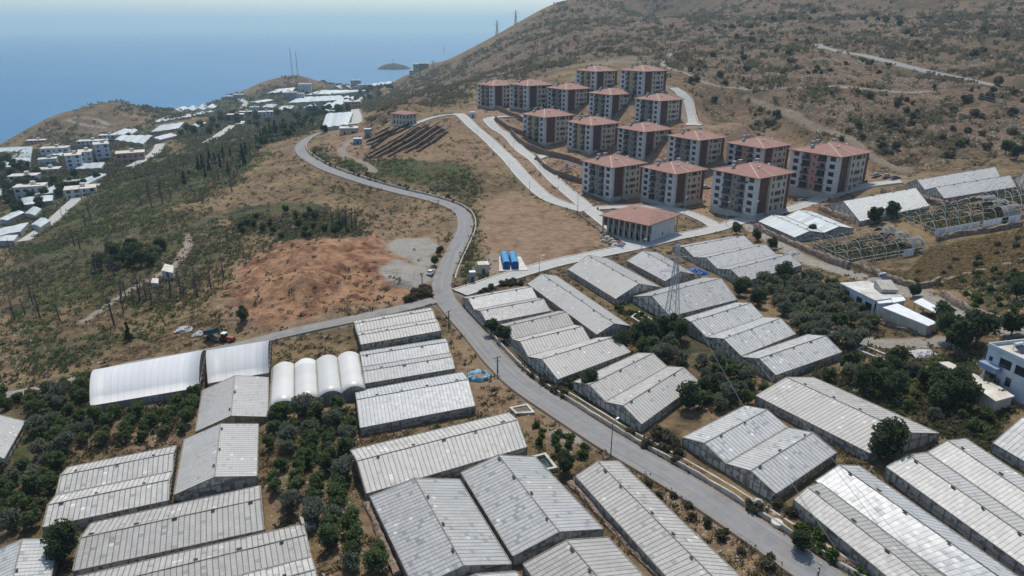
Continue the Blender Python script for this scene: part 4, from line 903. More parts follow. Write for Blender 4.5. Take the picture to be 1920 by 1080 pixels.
VG = [('pale greenhouse strip above the flat field beside the village trees', [(300,262),(286,258),(318,250),(332,254)], 2), ('pale greenhouse between the village and the cypress row', [(372,238),(352,240),(366,231),(388,229)], 2), ('small pale greenhouse below the blue town house', [(455,232),(440,233),(446,228),(460,227)], 1), ('white greenhouse left of the square pink building', [(628,202),(600,200),(612,194),(636,194)], 2), ('pale greenhouse below the white villa', [(545,205),(520,206),(528,199),(552,198)], 2), ('white roofed greenhouse by the long pale village house', [(196,268),(170,270),(178,262),(204,260)], 2), ('pale greenhouse at the far left village shore', [(115,292),(92,290),(100,283),(122,284)], 2),
('large grey-white greenhouse field at the left edge of the village', [(-15,314),(-18,278),(62,275),(56,312)], 5), ('cream greenhouse roof above the lower village', [(60,366),(46,353),(88,331),(105,334)], 2),
 ('long white greenhouse crossing the lower village', [(118,360),(60,366),(122,338),(160,336)], 2), ('white greenhouse next to the village road', [(150,352),(128,345),(185,325),(200,327)], 2), ('small white greenhouse left of the village road houses', [(45,360),(0,366),(0,355),(38,348)], 2),
 ('grey greenhouse below the flat-roofed white house', [(98,376),(30,388),(42,371),(100,366)], 2), ('white greenhouse at the left edge above the lowest pair', [(14,413),(-5,412),(30,394),(46,398)], 1), ('small white greenhouse beside dark trees near the village road', [(66,404),(46,400),(62,387),(78,392)], 1),
 ('long white greenhouse reaching the left edge below the trees', [(38,434),(-30,448),(-6,430),(54,417)], 2), ('white greenhouse at the lower end of the village road', [(76,426),(58,421),(76,408),(94,414)], 1), ('lowest white greenhouse at the left edge', [(26,451),(-20,456),(-10,446),(34,440)], 1),
 ('grey-white greenhouse in front of the tallest village house', [(190,315),(140,317),(152,307),(197,304)], 3), ('gabled white greenhouse pair below the headland', [(228,254),(204,253),(232,241),(250,243)], 2), ('white greenhouse right of the gabled pair', [(248,251),(238,248),(250,241),(258,244)], 1),
 ('flat white greenhouse field beside the village trees', [(268,270),(214,262),(226,254),(286,254)], 4), ('upper white greenhouse field left of the town', [(398,205),(316,211),(345,200),(410,197)], 4), ('middle white greenhouse field left of the town', [(350,220),(284,231),(306,219),(402,208)], 5),
 ('lower white greenhouse field left of the town', [(334,241),(282,248),(300,235),(345,229)], 3), ('white greenhouse field on the flank of the mast hill', [(548,171),(500,175),(520,167),(554,164)], 3), ('broad white greenhouse field in the middle of town', [(648,187),(540,193),(560,182),(640,179)], 6),
 ('upper white greenhouse field right of the mast hill', [(640,177),(572,178),(600,169),(694,169)], 5), ('narrow white greenhouse field by the far town houses', [(678,166),(620,167),(640,160),(676,160)], 3), ('white greenhouse field beneath the far pylons', [(730,158),(688,163),(704,151),(740,149)], 3),
 ('big white plastic greenhouse behind the hairpin bend', [(652,234),(603,240),(612,213),(662,210)], 3), ('grey-white greenhouse left of the big plastic one', [(580,207),(563,203),(584,195),(594,199)], 1), ('long white greenhouse strip beside the pink building', [(612,208),(596,206),(648,180),(668,183)], 2),
 ('small white greenhouse in the town trees', [(512,202),(490,201),(500,195),(520,196)], 1), ('white greenhouse strip at the foot of the mast hill', [(485,193),(468,191),(500,186),(516,187)], 1)]
for lb, cs, n in VG: greenhouse(lb, cs, n, roof='white_far', he=2.6, rise=.035, detail=False, wall='plastic_wall', gable='plastic_wall', name='village_greenhouse', group='pale greenhouses of the coast')
# ================================================================ WALLS, POLES, VEHICLES AND OTHER THINGS
M['wall_pale'] = noisy('pale_concrete_wall', (.33, .29, .24), (.48, .44, .38), .7); M['wall_brown'] = noisy('brown_stone_retaining', (.13, .085, .06), (.22, .155, .115), .8, bump=.6)
M['rubble'] = noisy('rubble_stone', (.13, .095, .07), (.34, .26, .20), 1.6, bump=.8, detail=5); M['wood'] = noisy('weathered_pole', (.09, .08, .07), (.15, .13, .11), 2); M['pole_conc'] = noisy('concrete_pole', (.25, .24, .22), (.33, .32, .29), 2)
M['galv'] = noisy('galvanised_lattice', (.30, .30, .29), (.40, .40, .39), 1, .6, .5); M['burnt'] = noisy('burnt_bark', (.045, .036, .03), (.12, .10, .085), 3)
def wall_along(name, label, cat, pts, h, t, mt, jit=0.0, step=1.5, group=None, foot=1.0, skip=None):
    pts = [Vector(p) for p in pts]; c = pts[len(pts)//2]; base = Vector((c.x, c.y, G(c.x, c.y))); b = MB(); prev = None
    fine = []
    for a, b_ in zip(pts, pts[1:]):
        k = max(1, int((b_-a).length/step)); fine += [a+(b_-a)*i/k for i in range(k)]
    fine.append(pts[-1]); rj = lambda: random.uniform(-jit, jit)
    for i, p in enumerate(fine):
        d = (fine[min(i+1, len(fine)-1)]-fine[max(i-1, 0)]).normalized(); n = Vector((d.y, -d.x)); z = G(p.x, p.y)-base.z; q = p-Vector((base.x, base.y)); hh = h+rj()*1.2
        ring = []
        for u, v in ((-.6, -foot), (-.56, .35*hh), (-.48, .75*hh), (-.3, hh), (.3, hh), (.48, .75*hh), (.56, .35*hh), (.6, -foot)):
            w_ = q+n*(t*u+rj()*.6); ring.append((w_.x, w_.y, z+v+(rj()*.5 if v > 0 else 0)))
        if prev:
            for j in range(7): b.face([prev[j], prev[j+1], ring[j+1], ring[j]])
        else: b.face(ring[::-1])
        prev = ring
    b.face(prev); o = b.build(name, M[mt]); o.location = base; return tag(o, label, cat, group)
def px_line(p): return [Vector((q.x, q.y)) for q in (at(*a) for a in p)]
# low wall on the outer side of the main road
mr = RW['main_road'][0]
def side_pts(i0, i1, off):
    out = []
    for i in range(i0, i1):
        d = (mr[min(i+1, len(mr)-1)]-mr[max(i-1, 0)]).normalized(); out.append(mr[i]+Vector((d.y, -d.x))*off)
    return out
jn = min(range(len(mr)), key=lambda i: abs(project((mr[i].x, mr[i].y, H(mr[i].x, mr[i].y)))[1]-548))
wall_along('roadside_wall', 'low pale wall along the orchard side of the main road below the junction', 'wall', side_pts(0, jn-3, 3.9), .7, .4, 'wall_pale', .05)
wall_along('roadside_wall', 'low pale wall following the outside of the upper bend of the main road', 'wall', side_pts(jn+3, len(mr), 4.0), .8, .45, 'wall_pale', .05)
wall_along('ditch_wall', 'second low concrete ditch wall running outside the roadside wall', 'wall', side_pts(0, jn-7, 5.9), .1, .35, 'wall_pale', .05)
for lb, pl, h in (('brown retaining wall below the left end of the back row of blocks', [(930,206),(955,217),(982,229)], 3), ('curved brown retaining wall around the small planted terrace', [(929,224),(936,231),(953,243),(982,254)], 2.6),
 ('long brown retaining wall below the two ochre-striped blocks', [(958,251),(969,264),(987,278),(1027,293),(1060,300),(1098,313)], 3.4), ('brown retaining wall below the playground', [(1005,299),(1020,315),(1040,328),(1070,338),(1096,346)], 2.8),
 ('low wall along the dirt lot beside the community hall street', [(1090,405),(1130,437),(1168,467)], .5), ('terrace wall behind the central row of blocks', [(1190,258),(1240,262),(1290,268)], 2)):
    wall_along('retaining_wall', lb, 'retaining wall', px_line(pl), h, .7, 'wall_brown', .04, group=None)
for lb, pl, h in (('rubble wall under the pale glasshouse pair, along the dirt track', [(1416,427),(1450,445),(1490,463),(1530,480)], 1.8), ('rubble wall between the dirt track and the bare hoop house', [(1530,480),(1560,494),(1590,505)], 2.2),
 ('rubble wall between the dirt track and the dry field', [(1600,500),(1640,514),(1680,530),(1715,541),(1745,538),(1760,530)], 1.6), ('rubble wall along the lower right field edge', [(1765,553),(1790,572),(1820,588),(1855,602),(1893,612)], 1.7),
 ('dark rubble terrace wall under the single glasshouse by the car lane', [(1536,393),(1570,407),(1606,420)], 2.0), ('dark rubble base of the long white sheeted hoop house', [(1755,452),(1800,443),(1860,434),(1915,424)], 1.6),
 ('rubble slope below the upper terrace glasshouses', [(1652,360),(1700,374),(1775,389)], 2.2), ('dark rubble wall right of the upper terrace glasshouses', [(1775,389),(1840,375),(1925,395)], 1.6), ('rubble wall in the garden below the white bungalow', [(1605,592),(1650,606),(1700,622),(1740,624)], 1.2),
 ('low stone wall through the olive grove', [(1490,535),(1520,545),(1555,560),(1600,572)], .8), ('stone wall between the glasshouse with worn roof and the orchard at the bottom', [(688,942),(715,1010),(745,1080)], .7), ('stone footing wall beside the long roadside glasshouse', [(1068,905),(1120,960),(1190,1035),(1240,1085)], .6)):
    wall_along('stone_wall', lb, 'stone wall', px_line(pl), h, 1.0, 'rubble', .22, 1.1)
M['water_green'] = mat('green_tank_water', (.02, .05, .03), .08, .6)
def tank(label, px4, h=.7, t=.5, water='water_green', wd=-.1):
    Q = [at(a, b_) for a, b_ in px4]; base = sum(Q, Vector())/4; r = empty('water_tank', base, 0, label, 'tank'); L = [q-base for q in Q]
    for i in range(4):
        b = MB(); p0, p1 = L[i], L[(i+1) % 4]; d = (p1-p0).normalized()*(t/2-.01*(i % 2)); b.bar(p0-d+Vector((0, 0, h/2-.4)), p1+d+Vector((0, 0, h/2-.4+.004*i)), t, h+.8); b.build('tank_wall', M['wall_pale'], r)
    b = MB(); b.face([q*.97+Vector((0, 0, max(wd, .25))) for q in L]); b.build('water', M[water], r)
M['dirt'] = noisy('dry_tank_soil', (.10, .09, .05), (.17, .14, .09), 1)
tank('open tank with green algae bottom near the olive grove end', [(1607,660),(1621,653),(1679,677),(1667,684)], water='dirt')
tank('dark green water tank at the notch of the bottom glasshouse', [(1012,888),(1000,862),(1022,856),(1042,882)]); tank('small square blue-black tank at the corner of the bottom-left glasshouse', [(571,996),(566,976),(586,969),(590,992)])
tank('L-shaped low-walled empty tank beside the lattice pylon', [(1184,598),(1198,588),(1226,606),(1212,616)], water='dirt'); tank('shallow walled tank above the long glasshouse near the road', [(968,778),(958,768),(988,762),(1000,776)], water='dirt', h=.5)
# ---- poles
def utility_pole(px, py, top, label, lamp=False, mt='wood', arm=True, group='poles along the roads'):
    p = gat(px, py); h = height_to(p, top); r = empty('street_lamp' if lamp else 'utility_pole', p, radians(random.uniform(20, 60)), label, 'street lamp' if lamp else 'utility pole', group)
    b = MB(); b.tube([(0, 0, -.5), (0, 0, h)], [.19, .11] if not lamp else [.12, .07], 6); b.build('pole', M[mt], r)
    if lamp: b = MB(); b.bar((0, 0, h-.1), (1.3, 0, h+.1), .08); b.build('arm', M[mt], r); b = MB(); b.box(1.1, -.18, h+.05, 1.9, .18, h+.2); b.build('lamp_head', M['tank'], r)
    elif arm:
        b = MB(); b.bar((-.9, 0, h-.3), (.9, 0, h-.3), .12); b.bar((-.6, 0, h-1.1), (.6, 0, h-1.1), .1); b.build('crossarm', M[mt], r)
        for x in (-.8, 0, .8): b = MB(); b.box(x-.06, -.06, h-.24, x+.06, .06, h+.05); b.build('insulator', M['tank'], r)
for px, py, tp, lb in ((933,700,668,'timber pole at the left verge of the road beside the blue tarpaulin pit'), (842,616,582,'timber pole at the road edge just below the junction'), (792,538,512,'short timber pole beside the parked white car'),
 (1531,1092,1063,'timber pole rising at the bottom edge on the road'), (206,296,272,'village pole beside the lane with the pinkish house'), (68,362,345,'village pole above the lower greenhouses'), (145,372,355,'village pole at the bend of the village road'),
 (168,385,355,'burnt-side village pole right of the village road'), (115,402,388,'village pole by the lower part of the village road'), (55,425,412,'village pole at the lowest white greenhouse'), (760,207,180,'slender grey pole behind the red-roofed house'),
 (645,205,190,'small town pole by the pink building'), (1905,600,560,'pole in the right-hand field near the edge'), (822,392,375,'pole on the inner side of the upper bend')): utility_pole(px, py, tp, lb)
utility_pole(1145, 858, 792, 'street lamp with white head beside the main road at bottom centre', True, 'wood'); utility_pole(1011, 517, 481, 'tall thin pole at the start of the estate street', True, 'galv')
for px, py, tp, lb in ((895,257,240,'first lamp post down the upper concrete street'), (923,291,270,'second lamp post down the upper concrete street'), (955,328,305,'third lamp post down the upper concrete street'), (993,361,338,'fourth lamp post down the upper concrete street'),
 (963,283,264,'lamp post on the lower concrete street near its top'), (1012,330,308,'lamp post on the lower concrete street beside the playground'), (1083,396,364,'lamp post where the two concrete streets meet'), (1202,474,450,'lamp post at the corner beside the rock pile'),
 (1412,430,379,'tall lamp post in front of the right front-row block'), (1361,422,380,'tall lamp post left of the right front-row block'), (1604,352,332,'lamp post at the right-hand block on the car lane'), (822,217,198,'lamp post on the lane to the red-roofed house'), (1283,400,372,'lamp post on the loop behind the hall')): utility_pole(px, py, tp, lb, True, 'galv', group='lamp posts of the estate')
def pylon(px, py, top, label, arms=((.84, 3.2), (.68, 4.0)), wbase=.15, rz=.6, wtop=.035, thick=.14, name='power_pylon', cat='pylon', group='power pylons', h=None, panels=9):
    p = gat(px, py); h = h or height_to(p, top); thick *= (.75 if px == 1258 else 1); r = empty(name, p, rz, label, cat, group); b = MB(); wb = h*wbase/2; wt = h*wtop/2
    wd = lambda t: wb+(wt-wb)*min(1, t/.8) if t < .8 else wt
    P = lambda i, t: Vector(((1, 1, -1, -1)[i]*wd(t), (1, -1, -1, 1)[i]*wd(t), h*t-.3))
    for i in range(4):
        b.bar(P(i, 0), P(i, .8), thick*1.3); b.bar(P(i, .8), P(i, 1), thick)
    ts = [1-(1-k_/panels)**1.25 for k_ in range(panels+1)]
    for t0, t1 in zip(ts, ts[1:]):
        for i in range(4): j = (i+1) % 4; b.bar(P(i, t0), P(j, t1), thick*.6); b.bar(P(j, t0), P(i, t1), thick*.6); b.bar(P(i, t1), P(j, t1), thick*.6)
    b.build('mast', M['galv'], r); tips = []
    for t, L_ in arms:
        b = MB(); z = h*t
        for s in (-1, 1):
            tip = Vector((s*L_, 0, z)); tips.append(Matrix.Rotation(rz, 3, 'Z')@tip+p)
            for y in (-1, 1): b.bar((s*wd(t), y*wd(t), z), tip, thick*.6)
            b.bar((s*wd(t), 0, z+h*.05), tip, thick*.6); b.bar((s*wd(t)+(L_-wd(t))*s*.5, 0, z+h*.025), (s*L_*.5, 0, z), thick*.5)
            b.bar(tip, tip-Vector((0, 0, 1.2)), thick*.5)
        b.build('crossarm', M['galv'], r)
    return tips
tips = pylon(1258, 612, 456, 'large lattice pylon standing among the glasshouses in the foreground', rz=.15)
far_t = [pylon(px, py, tp, lb, ((.86, 5), (.72, 6.5), (.58, 5)), rz=.5, thick=.28, wbase=.17) for px, py, tp, lb in ((739,151,108,'far lattice pylon in front of the island'), (702,152,126,'short far pylon left of the island'), (833,108,84,'pylon on the ridge right of the island'), (932,66,38,'pylon high on the skyline ridge, left one'), (967,46,19,'topmost pylon on the skyline ridge'), (812,128,112,'small pylon low on the ridge line'))]
for px, py, tp, lb in ((549,146,89,'taller radio mast on the coastal hill'), (559,146,97,'shorter radio mast on the coastal hill')): pylon(px, py, tp, lb, (), .05, .3, .018, .34, 'radio_mast', 'radio mast', 'radio masts on the coastal hill', panels=14)
M['wire'] = mat('power_wire', (.25, .25, .25), .5, .5, .6)
far_ends = [P_d(1690, 1200, 82), P_d(1800, 1130, 84), P_d(1890, 1130, 100), P_d(2000, 1100, 110)]
for i, (a, e) in enumerate(zip(tips, far_ends)):
    e = Vector(e); b = MB(); pts = [a+(e-a)*t/16-Vector((0, 0, 14*(t/16)*(1-t/16))) for t in range(17)]; a0 = pts[0]; b.tube([q-a0 for q in pts], .035, 4); o = b.build('power_line', M['wire']); o.location = a0; tag(o, ('first', 'second', 'third', 'fourth')[i]+' overhead wire from the left running from the large pylon to the lower right', 'wire')
t2 = [Vector(P_d(1925, 196+i*5, 330)) for i in range(3)]
for i, (a, e) in enumerate(zip([Vector(P_d(1640, 118+i*4, 560)) for i in range(3)], t2)):
    b = MB(); pts = [a+(e-a)*t/12-Vector((0, 0, 10*(t/12)*(1-t/12))) for t in range(13)]; b.tube([q-a for q in pts], .05, 4); o = b.build('power_line', M['wire']); o.location = a; tag(o, ('highest', 'middle', 'lowest')[i]+' of three thin wires crossing the hillside below the hill road', 'wire')
# ---- vehicles
M['tyre'] = mat('tyre_rubber', (.02, .02, .02), .8); M['rimm'] = mat('wheel_rim', (.4, .4, .4), .35, .5, .8); M['carglass'] = mat('car_glass', (.015, .02, .025), .08, .7); M['lampm'] = mat('headlamp_lens', (.6, .6, .58), .2); M['tail'] = mat('tail_lamp', (.25, .01, .01), .3)
def car(px, py, heading, col, label, name='parked_car'):
    p = gat(px, py); p.z += .12; r = empty(name, p, heading, label, 'car', 'cars parked by the roads'); pm = mat('car_paint', col, .3, .5)
    prof = [(-2.1, .35), (-2.12, .85), (-1.95, 1.0), (-1.7, 1.03), (1.15, .98), (2.0, .85), (2.12, .6), (2.08, .32)]
    b = MB()
    for (x0, z0), (x1, z1) in zip(prof, prof[1:]): b.face([(x0, -.86, z0), (x0, .86, z0), (x1, .86, z1), (x1, -.86, z1)])
    b.face([(x, -.86, z) for x, z in prof]); b.face([(x, .86, z) for x, z in prof][::-1]); b.face([(2.08, -.86, .32), (2.08, .86, .32), (-2.1, .86, .35), (-2.1, -.86, .35)]); b.build('body', pm, r)
    b = MB(); b.prism([(-1.85, -.8, .99), (1.0, -.8, .97), (1.0, .8, .97), (-1.85, .8, .99)], [(-1.35, -.62, 1.42), (.2, -.62, 1.42), (.2, .62, 1.42), (-1.35, .62, 1.42)]); b.build('window_glass', M['carglass'], r)
    b = MB(); b.prism([(-1.36, -.63, 1.42), (.21, -.63, 1.42), (.21, .63, 1.42), (-1.36, .63, 1.42)], [(-1.28, -.58, 1.49), (.1, -.58, 1.49), (.1, .58, 1.49), (-1.28, .58, 1.49)]); b.build('car_roof', pm, r)
    for x in (-1.3, 1.35):
        for y in (-.88, .88):
            b = MB(); b.tube([(x, y-.1, .32), (x, y+.1, .32)], .33, 12); w_ = b.build('wheel', M['tyre'], r); b = MB(); b.tube([(x, y-.12, .32), (x, y+.12, .32)], .18, 8); b.build('rim', M['rimm'], w_)
    for y in (-.62, .62):
        b = MB(); b.box(2.0, y-.2, .62, 2.14, y+.2, .78); b.build('headlight', M['lampm'], r); b = MB(); b.box(-2.16, y-.18, .68, -2.05, y+.18, .85); b.build('tail_light', M['tail'], r)
car(808, 514, radians(80), (.55, .55, .55), 'white car parked on gravel beside the main road above the junction'); car(1506, 378, radians(8), (.10, .14, .09), 'dark green car on the lane below the right-hand block')
car(1643, 331, radians(8), (.34, .34, .34), 'silver car, leftmost of the three parked by the upper glasshouses'); car(1663, 333, radians(5), (.36, .37, .38), 'silver car in the middle of the three by the upper glasshouses'); car(1678, 336, radians(10), (.06, .065, .075), 'dark car, rightmost of the three by the upper glasshouses')
car(1323, 353, radians(8), (.45, .46, .47), 'pale car glimpsed between two front-row blocks'); car(150, 362, radians(60), (.05, .06, .09), 'dark car on the village road')
# tractor with tipping trailer
p = gat(408, 641); r = empty('tractor', p+Vector((2.6, 0, 0)), radians(-15), 'orange tractor at the rubbish heap beside the farm road', 'tractor'); om = mat('tractor_paint', (.30, .08, .04), .5)
b = MB(); b.box(-.1, -.45, .8, 1.9, .45, 1.5); b.box(-1.5, -.7, .9, -.1, .7, 1.2); b.build('body', om, r); b = MB(); b.box(-1.3, -.6, 1.2, -.2, .6, 2.3); b.build('cab', M['carglass'], r)
b = MB(); b.box(-1.4, -.7, 2.3, -.1, .7, 2.42); b.build('cab_roof', M['tank'], r)
for x, rr_, y in ((-1.0, .75, .8), (-1.0, .75, -.8), (1.4, .45, .7), (1.4, .45, -.7)): b = MB(); b.tube([(x, y-.18, rr_), (x, y+.18, rr_)], rr_, 12); b.build('wheel', M['tyre'], r)
r = empty('tipping_trailer', p+Vector((-1.5, 1.0, 0)), radians(-35), 'dark green trailer with raised tipping body behind the tractor', 'trailer'); tm = mat('trailer_paint', (.015, .05, .05), .6)
b = MB(); b.prism([(-2.2, -1.1, 1.2), (1.8, -1.1, 2.4), (1.8, 1.1, 2.4), (-2.2, 1.1, 1.2)], [(-2.5, -1.1, 2.2), (1.4, -1.1, 3.6), (1.4, 1.1, 3.6), (-2.5, 1.1, 2.2)]); b.build('tipping_body', tm, r); b = MB(); b.box(-2.2, -.6, .6, 2.6, .6, .85); b.build('chassis', M['wood'], r)
for y in (-.8, .8): b = MB(); b.tube([(-1.2, y-.15, .45), (-1.2, y+.15, .45)], .45, 12); b.build('wheel', M['tyre'], r)
# ---- blue water containers on a slab, shed, kiosks
M['blue'] = noisy('blue_painted_steel', (.03, .20, .38), (.05, .27, .46), .8, .35, .5); M['blue_shaded'] = mat('blue_shaded_end', (.008, .055, .20), .45); M['conc_pale'] = noisy('pale_concrete_slab', (.44, .40, .33), (.56, .52, .45), .5)  # container fronts face away from the sun: their shade is painted as darker blue
s0, s1, s2, s3 = [at(*q) for q in ((893,509),(990,508),(976,482),(936,482))]; s0 = at(936, 510)
base = (s0+s1+s2+s3)/4; b = MB(); ring = [Vector((q.x-base.x, q.y-base.y, 0)) for q in (s0, s1, s2, s3)]; b.prism([(q.x, q.y, -1) for q in ring], [(q.x, q.y, .25) for q in ring]); o = b.build('concrete_slab', M['conc_pale']); o.location = base; tag(o, 'pale concrete slab under the two blue containers', 'slab')
ax = ((s3-s0)+(s2-s1)); ax.z = 0; ang = math.atan2(ax.y, ax.x)
for (px, py), lb in (((950,506),'left one of the two blue barrel-topped containers'), ((966,506),'right one of the two blue barrel-topped containers')):
    p = at(px, py); r = empty('container', p+Vector((0, 0, .25)), ang, lb, 'container', 'blue containers'); w_ = 1.15; ln = 11
    prof = [(-w_, 0), (-w_, 1.9)]+[(-w_*cos(pi*i/8), 1.9+.75*math.sin(pi*i/8)) for i in range(1, 8)]+[(w_, 1.9), (w_, 0)]
    b = MB(); n = len(prof)
    for i in range(n-1): (y0, z0), (y1, z1) = prof[i], prof[i+1]; b.face([(0, y0, z0), (0, y1, z1), (ln, y1, z1), (ln, y0, z0)])
    b.face([(ln, y, z) for y, z in prof]); b.build('shell', M['blue'], r); b = MB(); b.face([(0, y, z) for y, z in prof][::-1]); b.face([(.12, y, z) for y, z in prof]); b.build('end_plate', M['blue_shaded'], r)
    for i in range(1, 7): b = MB(); [b.bar((ln*i/7, prof[j][0]*1.01, prof[j][1]), (ln*i/7, prof[j+1][0]*1.01, prof[j+1][1]+.01), .1) for j in range(n-1)]; b.build('rib', M['blue'], r)
def small_box(name, label, cat, px, py, w, d, h, rz, wm, rm, door=True):
    p = gat(px, py); r = empty(name, p, radians(rz), label, cat); b = MB(); b.box(-w/2, -d/2, -1, w/2, d/2, h); b.build('wall', M[wm], r); b = MB(); b.box(-w/2-.15, -d/2-.15, h+.003, w/2+.15, d/2+.15, h+.2); b.build('roof', M[rm], r)
    if door: b = MB(); b.box(-.45, -d/2-.05, .1, .45, -d/2-.005, 1.9); b.build('door', M['win_frame'], r)
M['greybox'] = noisy('grey_cabinet', (.20, .22, .23), (.26, .28, .29), 1)
small_box('valve_hut', 'small hut with cream roof between the road bend and the blue containers', 'hut', 906, 512, 3.2, 3.4, 3.2, 8, 'plinth', 'roofcream'); small_box('transformer_kiosk', 'narrow grey kiosk with white cap near the junction', 'kiosk', 886, 528, 1.6, 1.4, 3.2, 5, 'greybox', 'tank')
small_box('transformer_kiosk', 'grey kiosk above the left rows of the solar field', 'kiosk', 690, 256, 4, 3, 4.5, 10, 'greybox', 'tank'); small_box('transformer_kiosk', 'low white-topped cabinet left of the solar field', 'kiosk', 671, 269, 5, 3.4, 3, 10, 'bluewall', 'tank'); small_box('transformer_kiosk', 'white-capped kiosk at the top of the two concrete streets', 'kiosk', 886, 220, 3.2, 3, 3.4, 10, 'bluewhite', 'tank')
# ---- solar field
M['pv'] = mat('photovoltaic_panel', (.035, .024, .02), .6, .2)
for i, (a, c, lb) in enumerate((((692,293),(757,238),'first long row of the solar field from the left'), ((697,278),(745,240),'second row of the solar field'), ((706,257),(730,245),'shortest row of the solar field at its upper left'), ((690,296),(788,237),'third long row of the solar field'),
  ((705,295),(806,237),'fourth long row of the solar field'), ((727,294),(824,235),'fifth long row of the solar field'), ((760,287),(832,240),'sixth row of the solar field'), ((782,285),(840,246),'rightmost row of the solar field'))):
    if i == 0: a, c = (688,272),(770,237)
    p, q = gat(*a), gat(*c); r = empty('solar_panel_row', p, 0, lb, 'solar panels', 'solar panel rows'); d = q-p; n = Vector((d.y, -d.x, 0)).normalized(); k_ = max(3, int(d.length/6)); b = MB(); pp = MB()
    for j in range(k_):
        e0 = d*(j/k_); e1 = d*((j+.97)/k_); e0.z = G(p.x+e0.x, p.y+e0.y)-p.z; e1.z = G(p.x+e1.x, p.y+e1.y)-p.z
        n = -n; lo0, lo1, hi0, hi1 = e0+n*1.3+Vector((0, 0, .8)), e1+n*1.3+Vector((0, 0, .8)), e0-n*1.3+Vector((0, 0, 3.0)), e1-n*1.3+Vector((0, 0, 3.0)); u = Vector((0, 0, .08))
        b = MB(); b.prism([lo0, lo1, hi1, hi0], [lo0+u, lo1+u, hi1+u, hi0+u]); b.build('panel_table', M['pv'], r)
        for e in (e0+(e1-e0)*.2, e0+(e1-e0)*.8): pp.bar(e+n*.8-Vector((0, 0, .5)), e+n*.8+Vector((0, 0, .85)), .14); pp.bar(e-n*.8-Vector((0, 0, .5)), e-n*.8+Vector((0, 0, 2.4)), .14); pp.bar(e+n*.8+Vector((0, 0, .8)), e-n*.8+Vector((0, 0, 2.4)), .1)
        n = -n
    pp.build('support_frame', M['steel'], r)
# ---- tarpaulin pit, tarpaulins, rocks and rubble heaps
M['tarp'] = noisy('blue_tarpaulin', (.05, .27, .38), (.38, .52, .55), 1.2, .5); M['tarp2'] = noisy('deep_blue_tarpaulin', (.012, .06, .22), (.04, .14, .36), 1.5, .5); M['soil'] = noisy('pit_soil', (.13, .11, .09), (.25, .21, .17), 1); M['palerock'] = noisy('pale_rock', (.28, .25, .21), (.50, .46, .41), 1.4)
p = gat(897, 708); r = empty('lined_pit', p, .2, 'round earth pit lined with crumpled blue tarpaulin beside the road', 'pit'); b = MB(); N = 28; R3 = []
for (ra, z) in ((2.7, -.2), (2.5, .7), (2.05, .85), (1.6, .3)):
    R3.append([Vector(((ra+random.uniform(-.25, .25))*cos(2*pi*i/N), (ra*.85+random.uniform(-.2, .2))*sin(2*pi*i/N), z+random.uniform(-.25, .25))) for i in range(N)])
for a, c in zip(R3, R3[1:]):
    for i in range(N): j = (i+1) % N; b.face([a[i], a[j], c[j], c[i]])
b.build('tarpaulin', M['tarp'], r); b = MB(); b.face([q*1.05 for q in R3[-1]]); b.build('pit_floor', M['soil'], r)
def lump(b, c, s, fl=.6, n1=6, n2=4, mi=0):
    c = Vector(c); ph = random.random()*6; rings = []
    for j in range(1, n2):
        th = pi*j/n2; rings.append([c+Vector((s*sin(th)*cos(2*pi*i/n1+ph)*random.uniform(.75, 1.2), s*sin(th)*sin(2*pi*i/n1+ph)*random.uniform(.75, 1.2), s*fl*cos(th)*random.uniform(.85, 1.15))) for i in range(n1)])
    t, d = c+Vector((0, 0, s*fl)), c-Vector((0, 0, s*fl))
    for i in range(n1): j = (i+1) % n1; b.face([t, rings[0][i], rings[0][j]], None, mi); b.face([d, rings[-1][j], rings[-1][i]], None, mi)
    for a, e in zip(rings, rings[1:]):
        for i in range(n1): j = (i+1) % n1; b.face([a[i], e[i], e[j], a[j]], None, mi)
for i, (px, py, s) in enumerate([(1128,437,1.0),(1133,441,1.2),(1139,437,1.1),(1130,447,1.0),(1138,447,1.3),(1131,453,1.1),(1138,455,1.2),(1146,450,1.1),(1151,456,1.2),(1144,459,1.0),(1153,461,1.3),(1127,443,.8),(1157,455,.9),(1148,463,.9)]):
    p = gat(px, py); b = MB(); lump(b, (0, 0, s*.3), s); o = b.build('boulder', M['palerock'] if i % 3 else M['rubble']); o.location = p; tag(o, 'pale boulder lying in the loose pile at the corner of the dirt lot', 'boulder', 'boulders piled on the dirt lot')
def sheet_heap(label, px, py, w, mt, name='tarpaulin'):
    p = gat(px, py); b = MB(); k_ = 9
    Vt = [[Vector(((i/(k_-1)-.5)*w, (j/(k_-1)-.5)*w*.6, max(0, (1-(2*i/(k_-1)-1)**2)*(1-(2*j/(k_-1)-1)**2))*1.0+random.uniform(0, .35)-.15)) for j in range(k_)] for i in range(k_)]
    for i in range(k_-1):
        for j in range(k_-1): b.face([Vt[i][j], Vt[i+1][j], Vt[i+1][j+1], Vt[i][j+1]])
    o = b.build(name, M[mt]); o.location = p; tag(o, label, 'tarpaulin' if name == 'tarpaulin' else 'heap')
sheet_heap('crumpled deep blue tarpaulin beside the boulder pile', 1164, 463, 3.6, 'tarp2'); sheet_heap('blue tarpaulin heap between the glasshouses behind the pylon', 1303, 508, 5, 'tarp2'); sheet_heap('second blue tarpaulin lower down between the glasshouses', 1318, 514, 4, 'tarp2')
M['debris'] = noisy('pale_debris', (.26, .25, .24), (.55, .54, .52), 2.5)
